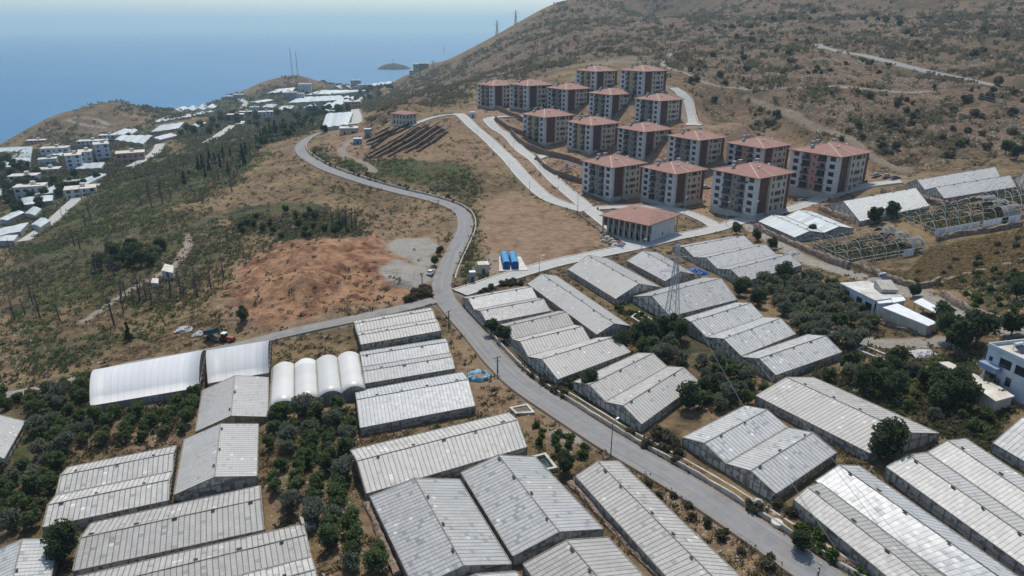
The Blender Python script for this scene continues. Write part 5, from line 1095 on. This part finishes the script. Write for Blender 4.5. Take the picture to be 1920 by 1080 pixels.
for px, py, w, lb in ((348,622,5,'pale rubbish heap on the dry slope above the farm road'), (378,630,4.5,'grey rubble heap next to the tractor'), (1735,664,6,'heap of scrap and planks below the bungalow'), (1490,962,2,'small rubbish heap by the wall at lower right'), (1418,944,2.5,'pale debris beside the glasshouse across the road'), (1045,820,3,'cream debris on the verge above the long roadside glasshouse'), (1490,477,4,'cream rubbish pile at the upper end of the olive grove')): sheet_heap(lb, px, py, w, 'debris', 'debris_heap')
b = MB(); b.tube([(0, 0, -.5), (0, 0, .7)], .85, 20); o = b.build('well_cover', M['conc_pale']); o.location = gat(1456, 984); tag(o, 'round cream well cover beside the roadside wall at lower right', 'well cover')
# playground
p = gat(1062, 322); r = empty('playground', p, .5, 'playground structure of dark red and blue slides below the second row', 'playground')
for i, (x, y) in enumerate(((-3, 0), (0, 0), (3, 1))):
    b = MB(); b.prism([(x-1, y-1, 2.2), (x+1, y-1, 2.2), (x+1, y+1, 2.2), (x-1, y+1, 2.2)], [(x-.1, y-.1, 3.4), (x+.1, y-.1, 3.4), (x+.1, y+.1, 3.4), (x-.1, y+.1, 3.4)]); b.build('tower_roof', M['accent_pink'] if i != 1 else M['tarp2'], r)
    b = MB(); [b.bar((x+u*.9, y+v*.9, 0), (x+u*.9, y+v*.9, 2.25), .12) for u in (-1, 1) for v in (-1, 1)]; b.box(x-.9, y-.9, 1.1, x+.9, y+.9, 1.2); b.build('tower', M['win_frame'], r)
b = MB(); b.prism([(1, -1, 1.2), (1.7, -1, 1.2), (1.7, -4, .3), (1, -4, .3)], [(1, -1, 1.3), (1.7, -1, 1.3), (1.7, -4, .4), (1, -4, .4)]); b.build('slide', M['brown_panel'], r)
for i, (px, py) in enumerate(((1035,312),(1046,308),(957,226),(966,229))):
    p = gat(px, py); r = empty('pergola', p, ROT, ('left pergola beside the playground','right pergola beside the playground','left pergola on the planted terrace','right pergola on the planted terrace')[i], 'pergola', 'pergolas in the estate gardens')
    for u in (-1.6, 1.6):
        for v in (-1.2, 1.2): b = MB(); b.bar((u, v, -.3), (u, v, 2.4), .16); b.build('post', M['wood'], r)
    b = MB(); [b.bar((-2, v, 2.45), (2, v, 2.45), .14) for v in (-1.2, 1.2)]; [b.bar((u, -1.5, 2.55), (u, 1.5, 2.55), .1) for u in (-1.8, -.9, 0, .9, 1.8)]; b.build('top_slats', M['hip'], r)
# ================================================================ VEGETATION
def leaf_mat(name, a, b_, c_=None):
    m = mat(name, a, .75, .25); k = NB(m); v = k.coord(); oi = k.n('ShaderNodeObjectInfo').outputs['Random']
    col = k.mix(k.ramp(k.noise(v, 1.1, 3), .35, .65), a, b_)
    if c_: col = k.mix(k.math('MULTIPLY', k.ramp(oi, .6, 1.0), .6), col, c_)
    k.link(k.n('ShaderNodeHueSaturation', i_Color=col, i_Value=k.math('ADD', .8, k.math('MULTIPLY', oi, .5))).outputs[0], 'Base Color')
    tl = k.n('ShaderNodeBsdfTranslucent'); k.t.links.new(k.n('ShaderNodeHueSaturation', i_Color=col, i_Value=1.7, i_Saturation=1.1).outputs[0], tl.inputs[0]); mx = k.n('ShaderNodeMixShader'); mx.inputs[0].default_value = .4
    k.t.links.new(k.b.outputs[0], mx.inputs[1]); k.t.links.new(tl.outputs[0], mx.inputs[2]); k.t.links.new(mx.outputs[0], k.t.nodes['Material Output'].inputs['Surface']); return m
M['leaf_citrus'] = leaf_mat('citrus_leaves', (.042, .064, .024), (.10, .13, .048), (.10, .10, .035)); M['leaf_olive'] = leaf_mat('olive_leaves', (.065, .074, .05), (.14, .15, .105), (.11, .11, .06))
M['leaf_dark'] = leaf_mat('dark_leaves', (.027, .042, .018), (.068, .086, .038)); M['leaf_bright'] = leaf_mat('bright_leaves', (.045, .07, .015), (.085, .12, .03)); M['leaf_scrub'] = leaf_mat('scrub_leaves', (.048, .050, .027), (.115, .100, .062), (.13, .10, .065))
M['leaf_dry'] = leaf_mat('dry_grass_leaves', (.14, .10, .05), (.24, .18, .095)); M['leaf_yellow'] = leaf_mat('yellow_leaves', (.20, .18, .03), (.28, .26, .06)); M['bark'] = noisy('bark', (.07, .055, .04), (.13, .10, .075), 3)
def leaf_quads(cent, size, rng, flat=0.0):
    n = len(cent); u = rng.normal(size=(n, 3)); u[:, 2] *= 1-flat; u /= np.linalg.norm(u, axis=1)[:, None]; w_ = rng.normal(size=(n, 3)); v = np.cross(u, w_); v /= np.linalg.norm(v, axis=1)[:, None]
    s = size*rng.uniform(.6, 1.25, (n, 1)); u = u*s; v = v*s*.62
    V = np.stack([cent-u, cent-v, cent+u, cent+v], 1).reshape(-1, 3); return V, np.arange(4*n).reshape(n, 4)
def crown_mesh(name, m, R, Hh, z0, n, size, seed, lobes=9, shape='round'):
    rng = np.random.default_rng(seed); C_ = []; rad = []
    for i in range(lobes):
        a = rng.uniform(0, 2*pi); r = R*.55*math.sqrt(rng.uniform()); t = rng.uniform(.12, .9)
        if shape == 'cone': r = R*.25*(1-t); rr_ = R*(1.05-t)*.8
        else: rr_ = R*rng.uniform(.38, .6)*(1-.35*abs(t-.45))
        C_.append((r*cos(a), r*sin(a), z0+Hh*t)); rad.append(rr_)
    C_ = np.array(C_); rad = np.array(rad); k_ = rng.choice(lobes, n, p=rad**2/np.sum(rad**2)); d = rng.normal(size=(n, 3)); d /= np.linalg.norm(d, axis=1)[:, None]
    P_ = C_[k_]+d*(rad[k_]*rng.uniform(.72, 1.08, n))[:, None]*np.array([1, 1, .85]); P_[:, 2] = np.maximum(P_[:, 2], z0*.4); V, F = leaf_quads(P_, size, rng)
    # a darker dense core of overlapping leaf faces
    nc = n//3; kc = rng.choice(lobes, nc); d = rng.normal(size=(nc, 3)); d /= np.linalg.norm(d, axis=1)[:, None]; P2 = C_[kc]+d*(rad[kc]*.45)[:, None]; V2, F2 = leaf_quads(P2, size*2.0, rng)
    return mesh_np(name, np.vstack([V, V2]), np.vstack([F, F2+len(V)]), m)
def trunk_mesh(h, r, seed, limbs=4, spread=.5):
    random.seed(seed); b = MB(); b.tube([(0, 0, -.4), (random.uniform(-.1, .1), random.uniform(-.1, .1), h*.5), (0, 0, h)], [r, r*.75, r*.5], 6)
    for i in range(limbs): a = 2*pi*i/limbs+random.random(); b.tube([(0, 0, h*.55), (spread*h*cos(a)*.5, spread*h*sin(a)*.5, h*.95), (spread*h*cos(a), spread*h*sin(a), h*1.35)], [r*.5, r*.35, r*.15], 5)
    return b.mesh('trunk', M['bark'])
KIND = {
 'citrus_tree': [(crown_mesh('crown', M['leaf_citrus'], 1.75, 2.5, .7, 650, .22, s), trunk_mesh(1.2, .14, s)) for s in range(5)],
 'olive_tree': [(crown_mesh('crown', M['leaf_olive'], 2.3, 2.8, 1.0, 620, .24, 20+s, 8), trunk_mesh(1.5, .2, s+9)) for s in range(5)],
 'broadleaf_tree': [(crown_mesh('crown', M['leaf_dark'], 3.2, 4.5, 1.6, 1300, .34, 40+s, 13), trunk_mesh(2.6, .28, s+19, 5)) for s in range(4)],
 'shrub': [(crown_mesh('foliage', M['leaf_scrub'], 1.5, 1.4, .1, 240, .28, 60+s, 6), None) for s in range(5)],
 'green_shrub': [(crown_mesh('foliage', M['leaf_bright'], 1.3, 1.2, .1, 260, .24, 80+s, 6), None) for s in range(3)],
 'cypress': [(crown_mesh('crown', M['leaf_dark'], 2.1, 11, .6, 1300, .4, 90+s, 14, 'cone'), trunk_mesh(2.5, .22, s+29, 0)) for s in range(3)],
}
_cnt = {}
def plant(kind, x, y, sc, label, group, cat=None, name=None, sink=.1, z=None, tall=1.0):
    vs_ = KIND[kind]; i = _cnt.get(kind, 0); _cnt[kind] = i+1; cm, tm_ = vs_[i % len(vs_)]
    zz = G(x, y) if z is None else z; r = empty(name or {'green_shrub': 'shrub'}.get(kind, kind), (x, y, zz-sink), RNG.uniform(0, 6.28), label, cat or {'citrus_tree': 'tree', 'olive_tree': 'tree', 'broadleaf_tree': 'tree', 'cypress': 'tree'}.get(kind, 'shrub'), group, (sc, sc, sc*tall))
    link('crown' if tm_ else 'foliage', cm, r)
    if tm_: link('trunk', tm_, r)
    return r
GHP = []                                                     # greenhouse footprints keep plants out
for o in list(COL.objects):
    if o.name.startswith(('greenhouse', 'hoop_house')) and o.type == 'EMPTY':
        pts = []
        for c in o.children:
            if c.name.startswith(('roof', 'posts')): pts += [(v.co.x+o.location.x, v.co.y+o.location.y) for v in c.data.vertices]
        if pts:
            a = np.array(pts); c = a.mean(0); e, vec = np.linalg.eigh(np.cov((a-c).T)); q = (a-c)@vec; GHP.append((c, vec, q.min(0), q.max(0)))
def in_gh(x, y, m=.9):
    for c, vec, lo, hi in GHP:
        dx, dy = x-c[0], y-c[1]
        if abs(dx) > 70 or abs(dy) > 70: continue
        q0 = dx*vec[0, 0]+dy*vec[1, 0]; q1 = dx*vec[0, 1]+dy*vec[1, 1]
        if lo[0]-m < q0 < hi[0]+m and lo[1]-m < q1 < hi[1]+m: return True
    return False
PLACED = []
def free(x, y, d):
    if in_gh(x, y) or near_road(x, y, 1.2): return False
    return all((x-a)**2+(y-b_)**2 > d*d for a, b_ in PLACED)
def orchard(poly, n, sp, kinds, sc, label, group, rows=None):
    W = [at(*q) for q in poly]; xs = [q.x for q in W]; ys = [q.y for q in W]; P2 = [(q.x, q.y) for q in W]; k_ = 0; cand = []
    if rows is not None:
        a, rs, ts = rows; ca, sa = cos(radians(a)), sin(radians(a)); cx, cy = sum(xs)/len(xs), sum(ys)/len(ys)
        for i in range(-30, 31):
            for j in range(-40, 41):
                u, v = i*rs+RNG.normal()*.25, j*ts+RNG.normal()*.35; cand.append((cx+u*ca-v*sa, cy+u*sa+v*ca))
    else: cand = [(RNG.uniform(min(xs), max(xs)), RNG.uniform(min(ys), max(ys))) for _ in range(n*40)]
    for x, y in cand:
        if k_ >= n: break
        if not bool(inside(np.array([x]), np.array([y]), P2)[0]) or not free(x, y, sp): continue
        kd = kinds[int(RNG.integers(len(kinds)))]; PLACED.append((x, y)); plant(kd, x, y, sc*RNG.uniform(.75, 1.2), label[kinds.index(kd)] if isinstance(label, list) else label, group); k_ += 1
    return k_
tot = 0
tot += orchard([(0,748),(170,716),(168,770),(200,780),(165,835),(125,852),(95,930),(60,1000),(0,1010)], 125, 2.7, ['olive_tree', 'citrus_tree', 'citrus_tree'], .95, ['grey-green tree in the dense grove at the lower left', 'dark green tree in the dense grove at the lower left', 'dark green tree in the dense grove at the lower left'], 'trees of the dense grove at the lower left')
tot += orchard([(178,785),(370,745),(365,800),(335,828),(160,845)], 75, 2.1, ['citrus_tree'], .85, 'small citrus tree in the spaced rows below the long white tunnel greenhouse', 'citrus rows below the white tunnel', (12, 3.7, 2.7))
tot += orchard([(482,795),(560,770),(688,745),(672,800),(655,850),(690,930),(745,1080),(600,1080),(600,990),(500,960),(488,900)], 125, 2.2, ['citrus_tree', 'citrus_tree', 'olive_tree'], 1.0, ['dark citrus tree in the orchard below the four-arched tunnel', 'dark citrus tree in the orchard below the four-arched tunnel', 'grey-green tree in the orchard below the four-arched tunnel'], 'orchard below the four-arched tunnel', (6, 3.7, 2.8))
tot += orchard([(1195,640),(1262,610),(1385,695),(1450,745),(1415,745),(1400,760),(1290,800),(1240,740)], 55, 2.7, ['citrus_tree', 'olive_tree'], .95, ['dark young tree on red soil below the lattice pylon', 'grey-green young tree on red soil below the lattice pylon'], 'orchard below the lattice pylon')
tot += orchard([(1385,545),(1450,525),(1500,505),(1580,560),(1640,610),(1635,645),(1590,665),(1500,630),(1440,590)], 62, 2.9, ['olive_tree', 'olive_tree', 'citrus_tree'], 1.1, ['olive tree in the grove left of the white bungalow', 'olive tree in the grove left of the white bungalow', 'dark tree in the grove left of the white bungalow'], 'grove left of the white bungalow')
tot += orchard([(1545,715),(1600,680),(1700,690),(1760,700),(1900,760),(1890,830),(1760,800),(1680,760)], 40, 3.8, ['olive_tree', 'citrus_tree', 'broadleaf_tree'], .85, ['grey-green tree in the loose orchard below the shed', 'dark green tree in the loose orchard below the shed', 'large dark tree in the loose orchard below the shed'], 'loose orchard below the shed at the right')
tot += orchard([(0,860),(60,900),(100,960),(70,1008),(0,1012)], 20, 3.0, ['citrus_tree'], 1.2, 'dense bright green tree at the left edge above the bottom-left glasshouse', 'dense trees at the left edge')
print('ORCHARD', tot)
BIG = [(1650,862,1.2,'big dark tree between the long glasshouse and the bright pair'), (1800,660,1.3,'big dark tree left of the shed by the blue house'), (1830,650,1.3,'big dark tree right above the row shed'), (1775,640,1.1,'dark tree below the dirt track bend'), (1770,610,.9,'dark tree touching the metal-roofed shed'), (1712,556,.6,'small tree beside the bungalow porch'),
 (1420,575,.8,'round dark tree at the corner of the three-bay glasshouse'), (1470,530,.95,'large round tree at the upper end of the olive grove'), (1385,555,.8,'dark tree beside the wide glasshouse behind the pylon'), (1640,420,1.0,'dense tree beside the single terrace glasshouse'), (1672,412,1.0,'dark tree between glasshouse and hoop house'), (1380,440,.7,'dark tree left of the pale glasshouse pair'),
 (1420,452,.7,'second dark tree left of the dirt track'), (1446,468,.7,'third dark tree left of the dirt track'), (1522,440,.6,'tree by the stone hoop house wall'), (1166,660,.8,'dark tree at the end of the very long glasshouse'), (1190,640,.7,'dark tree right of the very long glasshouse'), (1250,630,.95,'dark tree at the foot of the lattice pylon'), (1215,640,.9,'dark tree left of the pylon foot'), (1272,640,.9,'dark tree right of the pylon foot'),
 (1100,735,.8,'dark tree at the roadside wall below the third glasshouse'), (945,640,.7,'dark tree pair member by the roadside wall, right one'), (922,628,.7,'dark tree pair member by the roadside wall, left one'), (1060,885,.6,'round dark tree above the water tank at bottom centre'), (118,1055,1.0,'big grey-green tree beside the bottom-left glasshouse'), (457,612,.7,'broad tree at the edge of the red mound'), (825,478,.5,'dark tree beside the main road above the gravel patch'),
 (815,498,.5,'dark tree beside the white car'), (1290,770,.9,'dark tree at the upper end of the two-bay glasshouse'), (1325,745,.8,'dark tree above the two-bay glasshouse by the road'), (608,250,.9,'round dark tree at the hairpin bend'), (1905,560,.8,'dark tree at the right edge by the rubble wall'), (1660,385,.5,'dark tree at the terrace corner near the parked cars'), (1895,630,.9,'tree beside the track at the right edge'), (1905,300,1.0,'dark tree above the upper right glasshouse'), (1885,290,1.0,'dark tree on the slope at the right edge'), (1500,1030,.6,'dark tree beside the wall at bottom right')]
for px, py, s, lb in BIG:
    p = at(px, py); plant('broadleaf_tree', p.x, p.y, s, lb, None); PLACED.append((p.x, p.y))
p = at(1402, 728); r = plant('citrus_tree', p.x, p.y, .8, 'single yellow-leaved bush below the row of glasshouses', None); r.children[0].data = crown_mesh('crown', M['leaf_yellow'], 1.5, 2, .5, 400, .26, 5)
for px, py, s, lb in ((243,640,.55,'small lone dark conifer on the dry slope'), (517,253,1.25,'tallest cypress in the dark row'), (500,262,1.0,'dark cypress near the front of the row'), (507,258,1.1,'dark cypress left of the tallest'), (527,250,.9,'dark cypress right of the tallest'), (536,245,.8,'cypress at the right end of the row'), (490,268,.9,'cypress at the left end of the row'), (482,273,.8,'low cypress beside the left end of the row'), (496,265,.95,'cypress second from the left in the row'),
  (393,300,.8,'lone dark conifer on the green slope'), (412,303,.6,'small conifer right of the lone dark one'), (42,326,.9,'dark cypress among the village houses at the left')):
    p = at(px, py); plant('cypress', p.x, p.y, s, lb, None, name='cypress')
# shrubs along the road wall and on verges
def strip(poly, n, sp, kind, sc, label, group):
    return orchard(poly, n, sp, [kind], sc, label, group)
strip([(905,610),(935,610),(1060,720),(1110,745),(1200,815),(1300,870),(1420,955),(1390,960),(1180,815),(1050,740),(960,680)], 60, 1.9, 'shrub', .85, 'dark bush on the strip between the roadside wall and the glasshouses', 'bushes along the roadside wall')
strip([(1490,985),(1530,990),(1640,1080),(1580,1080)], 16, 2.2, 'green_shrub', 1.1, 'green leafy bush beside the outer bright glasshouse', 'bushes beside the bright glasshouse')
strip([(885,538),(960,523),(978,534),(900,552)], 22, 1.3, 'shrub', .9, 'dark bush in the clump at the junction corner', 'bush clump at the junction corner')
strip([(775,550),(800,538),(808,556),(770,575),(745,580)], 12, 1.8, 'shrub', 1.0, 'dark bush on the embankment above the farm road end', 'bushes on the junction embankment')
strip([(1150,580),(1180,570),(1215,590),(1245,610),(1200,605)], 26, 1.5, 'green_shrub', .9, 'bright green bush in the hollow left of the lattice pylon', 'bushes in the green hollow')
strip([(590,285),(620,310),(760,352),(850,372),(895,405),(880,405),(845,382),(740,362),(610,325),(580,300)], 50, 2.6, 'shrub', .8, 'low bush on the bank inside the upper road wall', 'bushes on the bank of the upper road')
strip([(1790,520),(1925,500),(1925,590),(1830,590)], 26, 3, 'green_shrub', 1.0, 'green bush scattered in the field at the right edge', 'bushes in the right field'); strip([(1600,520),(1760,500),(1920,440),(1920,500),(1780,540),(1700,535)], 22, 5, 'shrub', .8, 'dull bush scattered in the dry field', 'bushes in the dry field')
strip([(1180,870),(1300,950),(1480,1075),(1420,1075),(1250,960)], 18, 2.6, 'shrub', .8, 'low bush on the verge between road and long glasshouse', 'bushes on the lower road verge'); strip([(1000,800),(1100,835),(1110,870),(1060,880),(1010,840)], 14, 2, 'green_shrub', .9, 'bush on the waste ground above the bottom glasshouses', 'bushes on the waste ground')
k_ = 0
for _ in range(900):
    if k_ >= 85: break
    i = int(RNG.integers(2, jn-6)); dd = (mr[i+1]-mr[i-1]).normalized(); q = mr[i]+Vector((dd.y, -dd.x))*RNG.uniform(6.8, 11)+dd*RNG.uniform(-2, 2)
    if in_gh(q.x, q.y, .2) or any((q.x-a)**2+(q.y-b_)**2 < 2.2 for a, b_ in PLACED): continue
    PLACED.append((q.x, q.y)); plant('shrub', q.x, q.y, RNG.uniform(.7, 1.15), 'dark bush on the strip between the roadside wall and the glasshouses', 'bushes along the roadside wall'); k_ += 1
# young street trees
for poly_, n_ in (([(1100,378),(1300,330),(1500,300),(1660,340),(1440,425),(1180,400)], 36),):
    orchard(poly_, n_, 5, ['green_shrub'], .45, 'tiny young tree planted around the estate blocks', 'young trees around the estate')
for i in range(14):
    t = i/13; p = at(985+t*185, 300+t*152); PLACED.append((p.x+3.6, p.y+1)); plant('green_shrub', p.x+5.2, p.y+1.5, .42, 'tiny young tree along the lower concrete street', 'young street trees', tall=2.2, sink=0)
# burnt bare trees
def bare_tree_mesh(h, seed):
    random.seed(seed); b = MB(); lean = (random.uniform(-.6, .6), random.uniform(-.6, .6)); pt = lambda t: Vector((lean[0]*t, lean[1]*t, h*t))
    b.tube([pt(0)-Vector((0, 0, .4)), pt(.35), pt(.7), pt(1)], [.30, .22, .14, .05], 5); tw = MB()
    for i in range(34):
        t = random.uniform(.25, .97); a = random.random()*6.28; L_ = h*.26*(1.15-t)*random.uniform(.5, 1.1); p0 = pt(t); p1 = p0+Vector((cos(a)*L_, sin(a)*L_, L_*random.uniform(.1, .5))); b.tube([p0, p1], [.085, .03], 4)
        for _ in range(2): p2 = p0+(p1-p0)*random.uniform(.4, .9); b.bar(p2, p2+Vector((random.uniform(-1, 1), random.uniform(-1, 1), random.uniform(0, .8)))*L_*.4, .05)
    return b.mesh('bare_tree', M['burnt'])
BT = [bare_tree_mesh(h_, i+3) for i, h_ in enumerate((9, 8, 10, 7, 8.5))]
BARE = [(75,598),(28,600),(20,478),(140,462),(150,468),(232,588),(228,560),(237,562),(250,570),(262,566),(275,562),(320,558),(340,552),(345,558),(365,550),(370,556),(396,545),(420,522),(112,600),(215,520),(180,520),(190,512),(205,508),(222,500),(236,498),(265,385),(285,390),(305,382),(280,365),(300,368),(320,375),(380,380),(385,320),(400,318),(420,315),(430,330),(445,325),(450,300),(455,318),(465,292),(470,295),(330,330),(340,345),(350,340),(362,330),(345,318),(320,310),(300,300),(212,335),(218,330),(170,410),(160,425),(155,380),(625,425),(640,430),(650,432),(660,430),(668,428),(440,345),(435,360),(255,310),(372,310),(62,570),(48,590),(215,610),(285,575),(300,350),(410,340),(398,335)]
for i, (px, py) in enumerate(BARE):
    p = at(px, py); o = link('bare_tree', BT[i % 5]); s = RNG.uniform(.7, 1.15); o.location = (p.x, p.y, G(p.x, p.y)); o.scale = (s, s, s); o.rotation_euler = (0, 0, RNG.uniform(0, 6)); tag(o, 'leafless burnt tree with thin black branches on the left slope', 'bare tree', 'burnt bare trees of the left slope')
orchard([(165,490),(300,455),(310,500),(200,525)], 24, 2.6, ['olive_tree', 'broadleaf_tree'], .85, ['grey-green tree in the thicket above the beige-roofed hut', 'dark tree in the thicket above the beige-roofed hut'], 'dark thicket above the hut')
orchard([(0,300),(60,320),(200,330),(190,345),(120,375),(0,420)], 48, 5, ['broadleaf_tree'], 1.1, 'dark tree among the village houses', 'trees of the village')
orchard([(290,240),(440,215),(640,195),(700,165),(740,165),(700,190),(640,215),(560,235),(440,250),(330,262)], 95, 9, ['broadleaf_tree'], 1.4, 'dark tree between the greenhouses of the coastal town', 'trees of the coastal town')
orchard([(462,285),(500,262),(560,228),(590,232),(560,252),(520,278),(480,300)], 26, 4.5, ['olive_tree', 'broadleaf_tree'], 1.1, ['grey-green tree beside the dark cypress row', 'dark bushy tree beside the dark cypress row'], 'trees around the cypress row')
orchard([(330,330),(400,300),(460,285),(470,310),(400,345),(340,360)], 22, 6, ['olive_tree', 'cypress'], .75, ['grey-green tree on the upper left slope', 'dark conifer on the upper left slope'], 'trees of the upper left slope')
orchard([(420,420),(560,395),(690,432),(660,452),(560,455),(440,440)], 26, 4, ['broadleaf_tree'], .5, 'low dark tree in the green hollow between the mound and the upper road', 'trees in the green hollow of the slope')
# individual larger shrubs on the hillside
HS = [(760,158,790,148)]
hillpoly = [(800,160),(1000,100),(1200,60),(1500,20),(1915,15),(1915,290),(1720,300),(1560,262),(1380,215),(1200,95),(1080,112),(900,150)]
cnt = 0; Wp = [(q.x, q.y) for q in wpoly(hillpoly)]; tries = 0
while cnt < 150 and tries < 5000:
    tries += 1; px, py = RNG.uniform(760, 1915), RNG.uniform(15, 300)
    if not inside(np.array([px]), np.array([py]), hillpoly)[0]: continue
    if vnoise(np.array([px/50]), np.array([py/16]), 3)[0] < .5: continue
    p = at(px, py)
    if near_road(p.x, p.y, 2): continue
    d = p.length; plant('shrub', p.x, p.y, RNG.uniform(1.0, 2.1)*(1+max(0, d-400)/700), 'dark rounded shrub on the rocky hillside', 'larger shrubs of the hillside'); cnt += 1
# ---- stuff: countless low scrub, grass clumps and stones, one object each
def scatter_stuff(name, N, region, tmpl, size, matl, label, dens, sizes=(.6, 1.5), zoff=0.0, nearcap=None):
    """template mesh repeated N times by numpy into ONE object"""
    TV, TF = tmpl; X = []; Y = []; S = []; tries = 0
    while len(X) < N and tries < 60:
        tries += 1; n = N; a = RNG.uniform(region[0], region[1], n); r = np.exp(RNG.uniform(math.log(region[2]), math.log(region[3]), n)); x = r*np.sin(a); y = r*np.cos(a); pr = dens(x, y); ok = RNG.uniform(size=n) < pr
        X += list(x[ok]); Y += list(y[ok])
    X = np.array(X[:N]); Y = np.array(Y[:N]); keep = np.array([not near_road(a, b_, .8) and not in_gh(a, b_, .3) for a, b_ in zip(X, Y)]); X = X[keep]; Y = Y[keep]; n = len(X)
    Zg = np.array([G(a, b_) for a, b_ in zip(X, Y)]); d = np.hypot(X, Y); s = size*RNG.uniform(sizes[0], sizes[1], n)*(1+np.maximum(0, d-250)/600); th = RNG.uniform(0, 6.28, n); k_ = len(TV)//len(TV)
    V = np.empty((n, len(TV), 3)); c, s_ = np.cos(th), np.sin(th)
    V[:, :, 0] = (TV[None, :, 0]*c[:, None]-TV[None, :, 1]*s_[:, None])*s[:, None]+X[:, None]; V[:, :, 1] = (TV[None, :, 0]*s_[:, None]+TV[None, :, 1]*c[:, None])*s[:, None]+Y[:, None]; V[:, :, 2] = TV[None, :, 2]*s[:, None]+Zg[:, None]+zoff
    F = (TF[None]+(np.arange(n)*len(TV))[:, None, None]).reshape(-1, TF.shape[1]); o = link(name, mesh_np(name, V.reshape(-1, 3), F, matl)); tag(o, label, None, None, 'stuff'); return o
M['hillrock'] = noisy('hill_rock', (.22, .18, .145), (.42, .36, .30), 1.4)
LT = lambda x, y: 1-mask('lot', x, y)
rg = np.random.default_rng(4); cc = rg.normal(size=(16, 3))*np.array([.42, .42, .22])+np.array([0, 0, .32]); TB = leaf_quads(cc, .34, rg)
cc = rg.normal(size=(9, 3))*np.array([.3, .3, .15])+np.array([0, 0, .2]); TG = leaf_quads(cc, .26, rg)
oct_ = np.array([(1, 0, 0), (-.9, .2, 0), (0, 1, .1), (.1, -.9, 0), (0, 0, .7), (0, 0, -.5)])*.5; TO = (oct_, np.array([(0, 2, 4), (2, 1, 4), (1, 3, 4), (3, 0, 4), (2, 0, 5), (1, 2, 5), (3, 1, 5), (0, 3, 5)]))
cl = lambda x, y, s, sd: np.clip((fbm(x, y, s, 3, sd)+.04)*6+.25, 0, 1)
A0, A1 = radians(-40), radians(40)
scatter_stuff('hill_scrub', 9500, (A0, A1, 260, 1500), TB, 1.1, M['leaf_scrub'], 'low dark scrub dotted over the hillside', lambda x, y: mask('hill', x, y)*(.12+.88*np.clip(fbm(x, y, 34, 4, 31)*11+.1, 0, 1)), (.45, 1.9))
scatter_stuff('slope_scrub', 8000, (A0, A1, 120, 700), TB, .85, M['leaf_scrub'], 'low olive-brown scrub on the slopes', lambda x, y: np.clip(mask('veg', x, y)*1.1*cl(x, y, 25, 33)+.05, 0, 1)*(1-mask('hill', x, y))*LT(x, y))
scatter_stuff('green_growth', 5000, (A0, A1, 120, 650), TB, .8, M['leaf_citrus'], 'green undergrowth on the left slope', lambda x, y: mask('veg', x, y)*cl(x, y, 30, 35)*(1-mask('hill', x, y)))
scatter_stuff('coast_scrub', 7000, (radians(-38), radians(-2), 520, 1700), TB, 1.3, M['leaf_scrub'], 'dark scrub and gardens of the far coast', lambda x, y: mask('veg', x, y)*(.3+.7*cl(x, y, 45, 36)))
scatter_stuff('weeds', 9000, (A0, A1, 75, 420), TG, 1.0, M['leaf_scrub'], 'weeds and tufts on the bare ground', lambda x, y: np.clip(.35+.5*cl(x, y, 12, 37)-mask('gravel', x, y)-.25*mask('red', x, y), 0, 1)*LT(x, y))
scatter_stuff('dry_grass', 9000, (A0, A1, 75, 420), TG, .9, M['leaf_dry'], 'dry yellow grass tufts', lambda x, y: np.clip(cl(x, y, 18, 39)-mask('gravel', x, y)-.5*mask('red', x, y), 0, 1)*LT(x, y))
GF = [(q.x, q.y) for q in wpoly([(1540,475),(1760,462),(1925,430),(1925,505),(1780,545),(1700,535),(1600,512)])]
scatter_stuff('golden_grass', 9000, (radians(18), radians(38), 150, 330), TG, .75, M['leaf_dry'], 'golden dry grass of the field behind the rubble wall', lambda x, y: inside(x, y, GF)*1.0, (.5, 1.3))
scatter_stuff('hill_rocks', 14000, (A0, A1, 230, 1300), TO, .8, M['hillrock'], 'pale loose rocks over the hillside', lambda x, y: mask('hill', x, y)*cl(x, y, 30, 41), (.4, 1.6))
scatter_stuff('stones', 6000, (A0, A1, 75, 500), TO, .5, M['palerock'], 'pale stones scattered on the ground', lambda x, y: np.clip(.1+cl(x, y, 15, 43)*.6, 0, 1)*(.15+.85*LT(x, y)), (.4, 1.5))
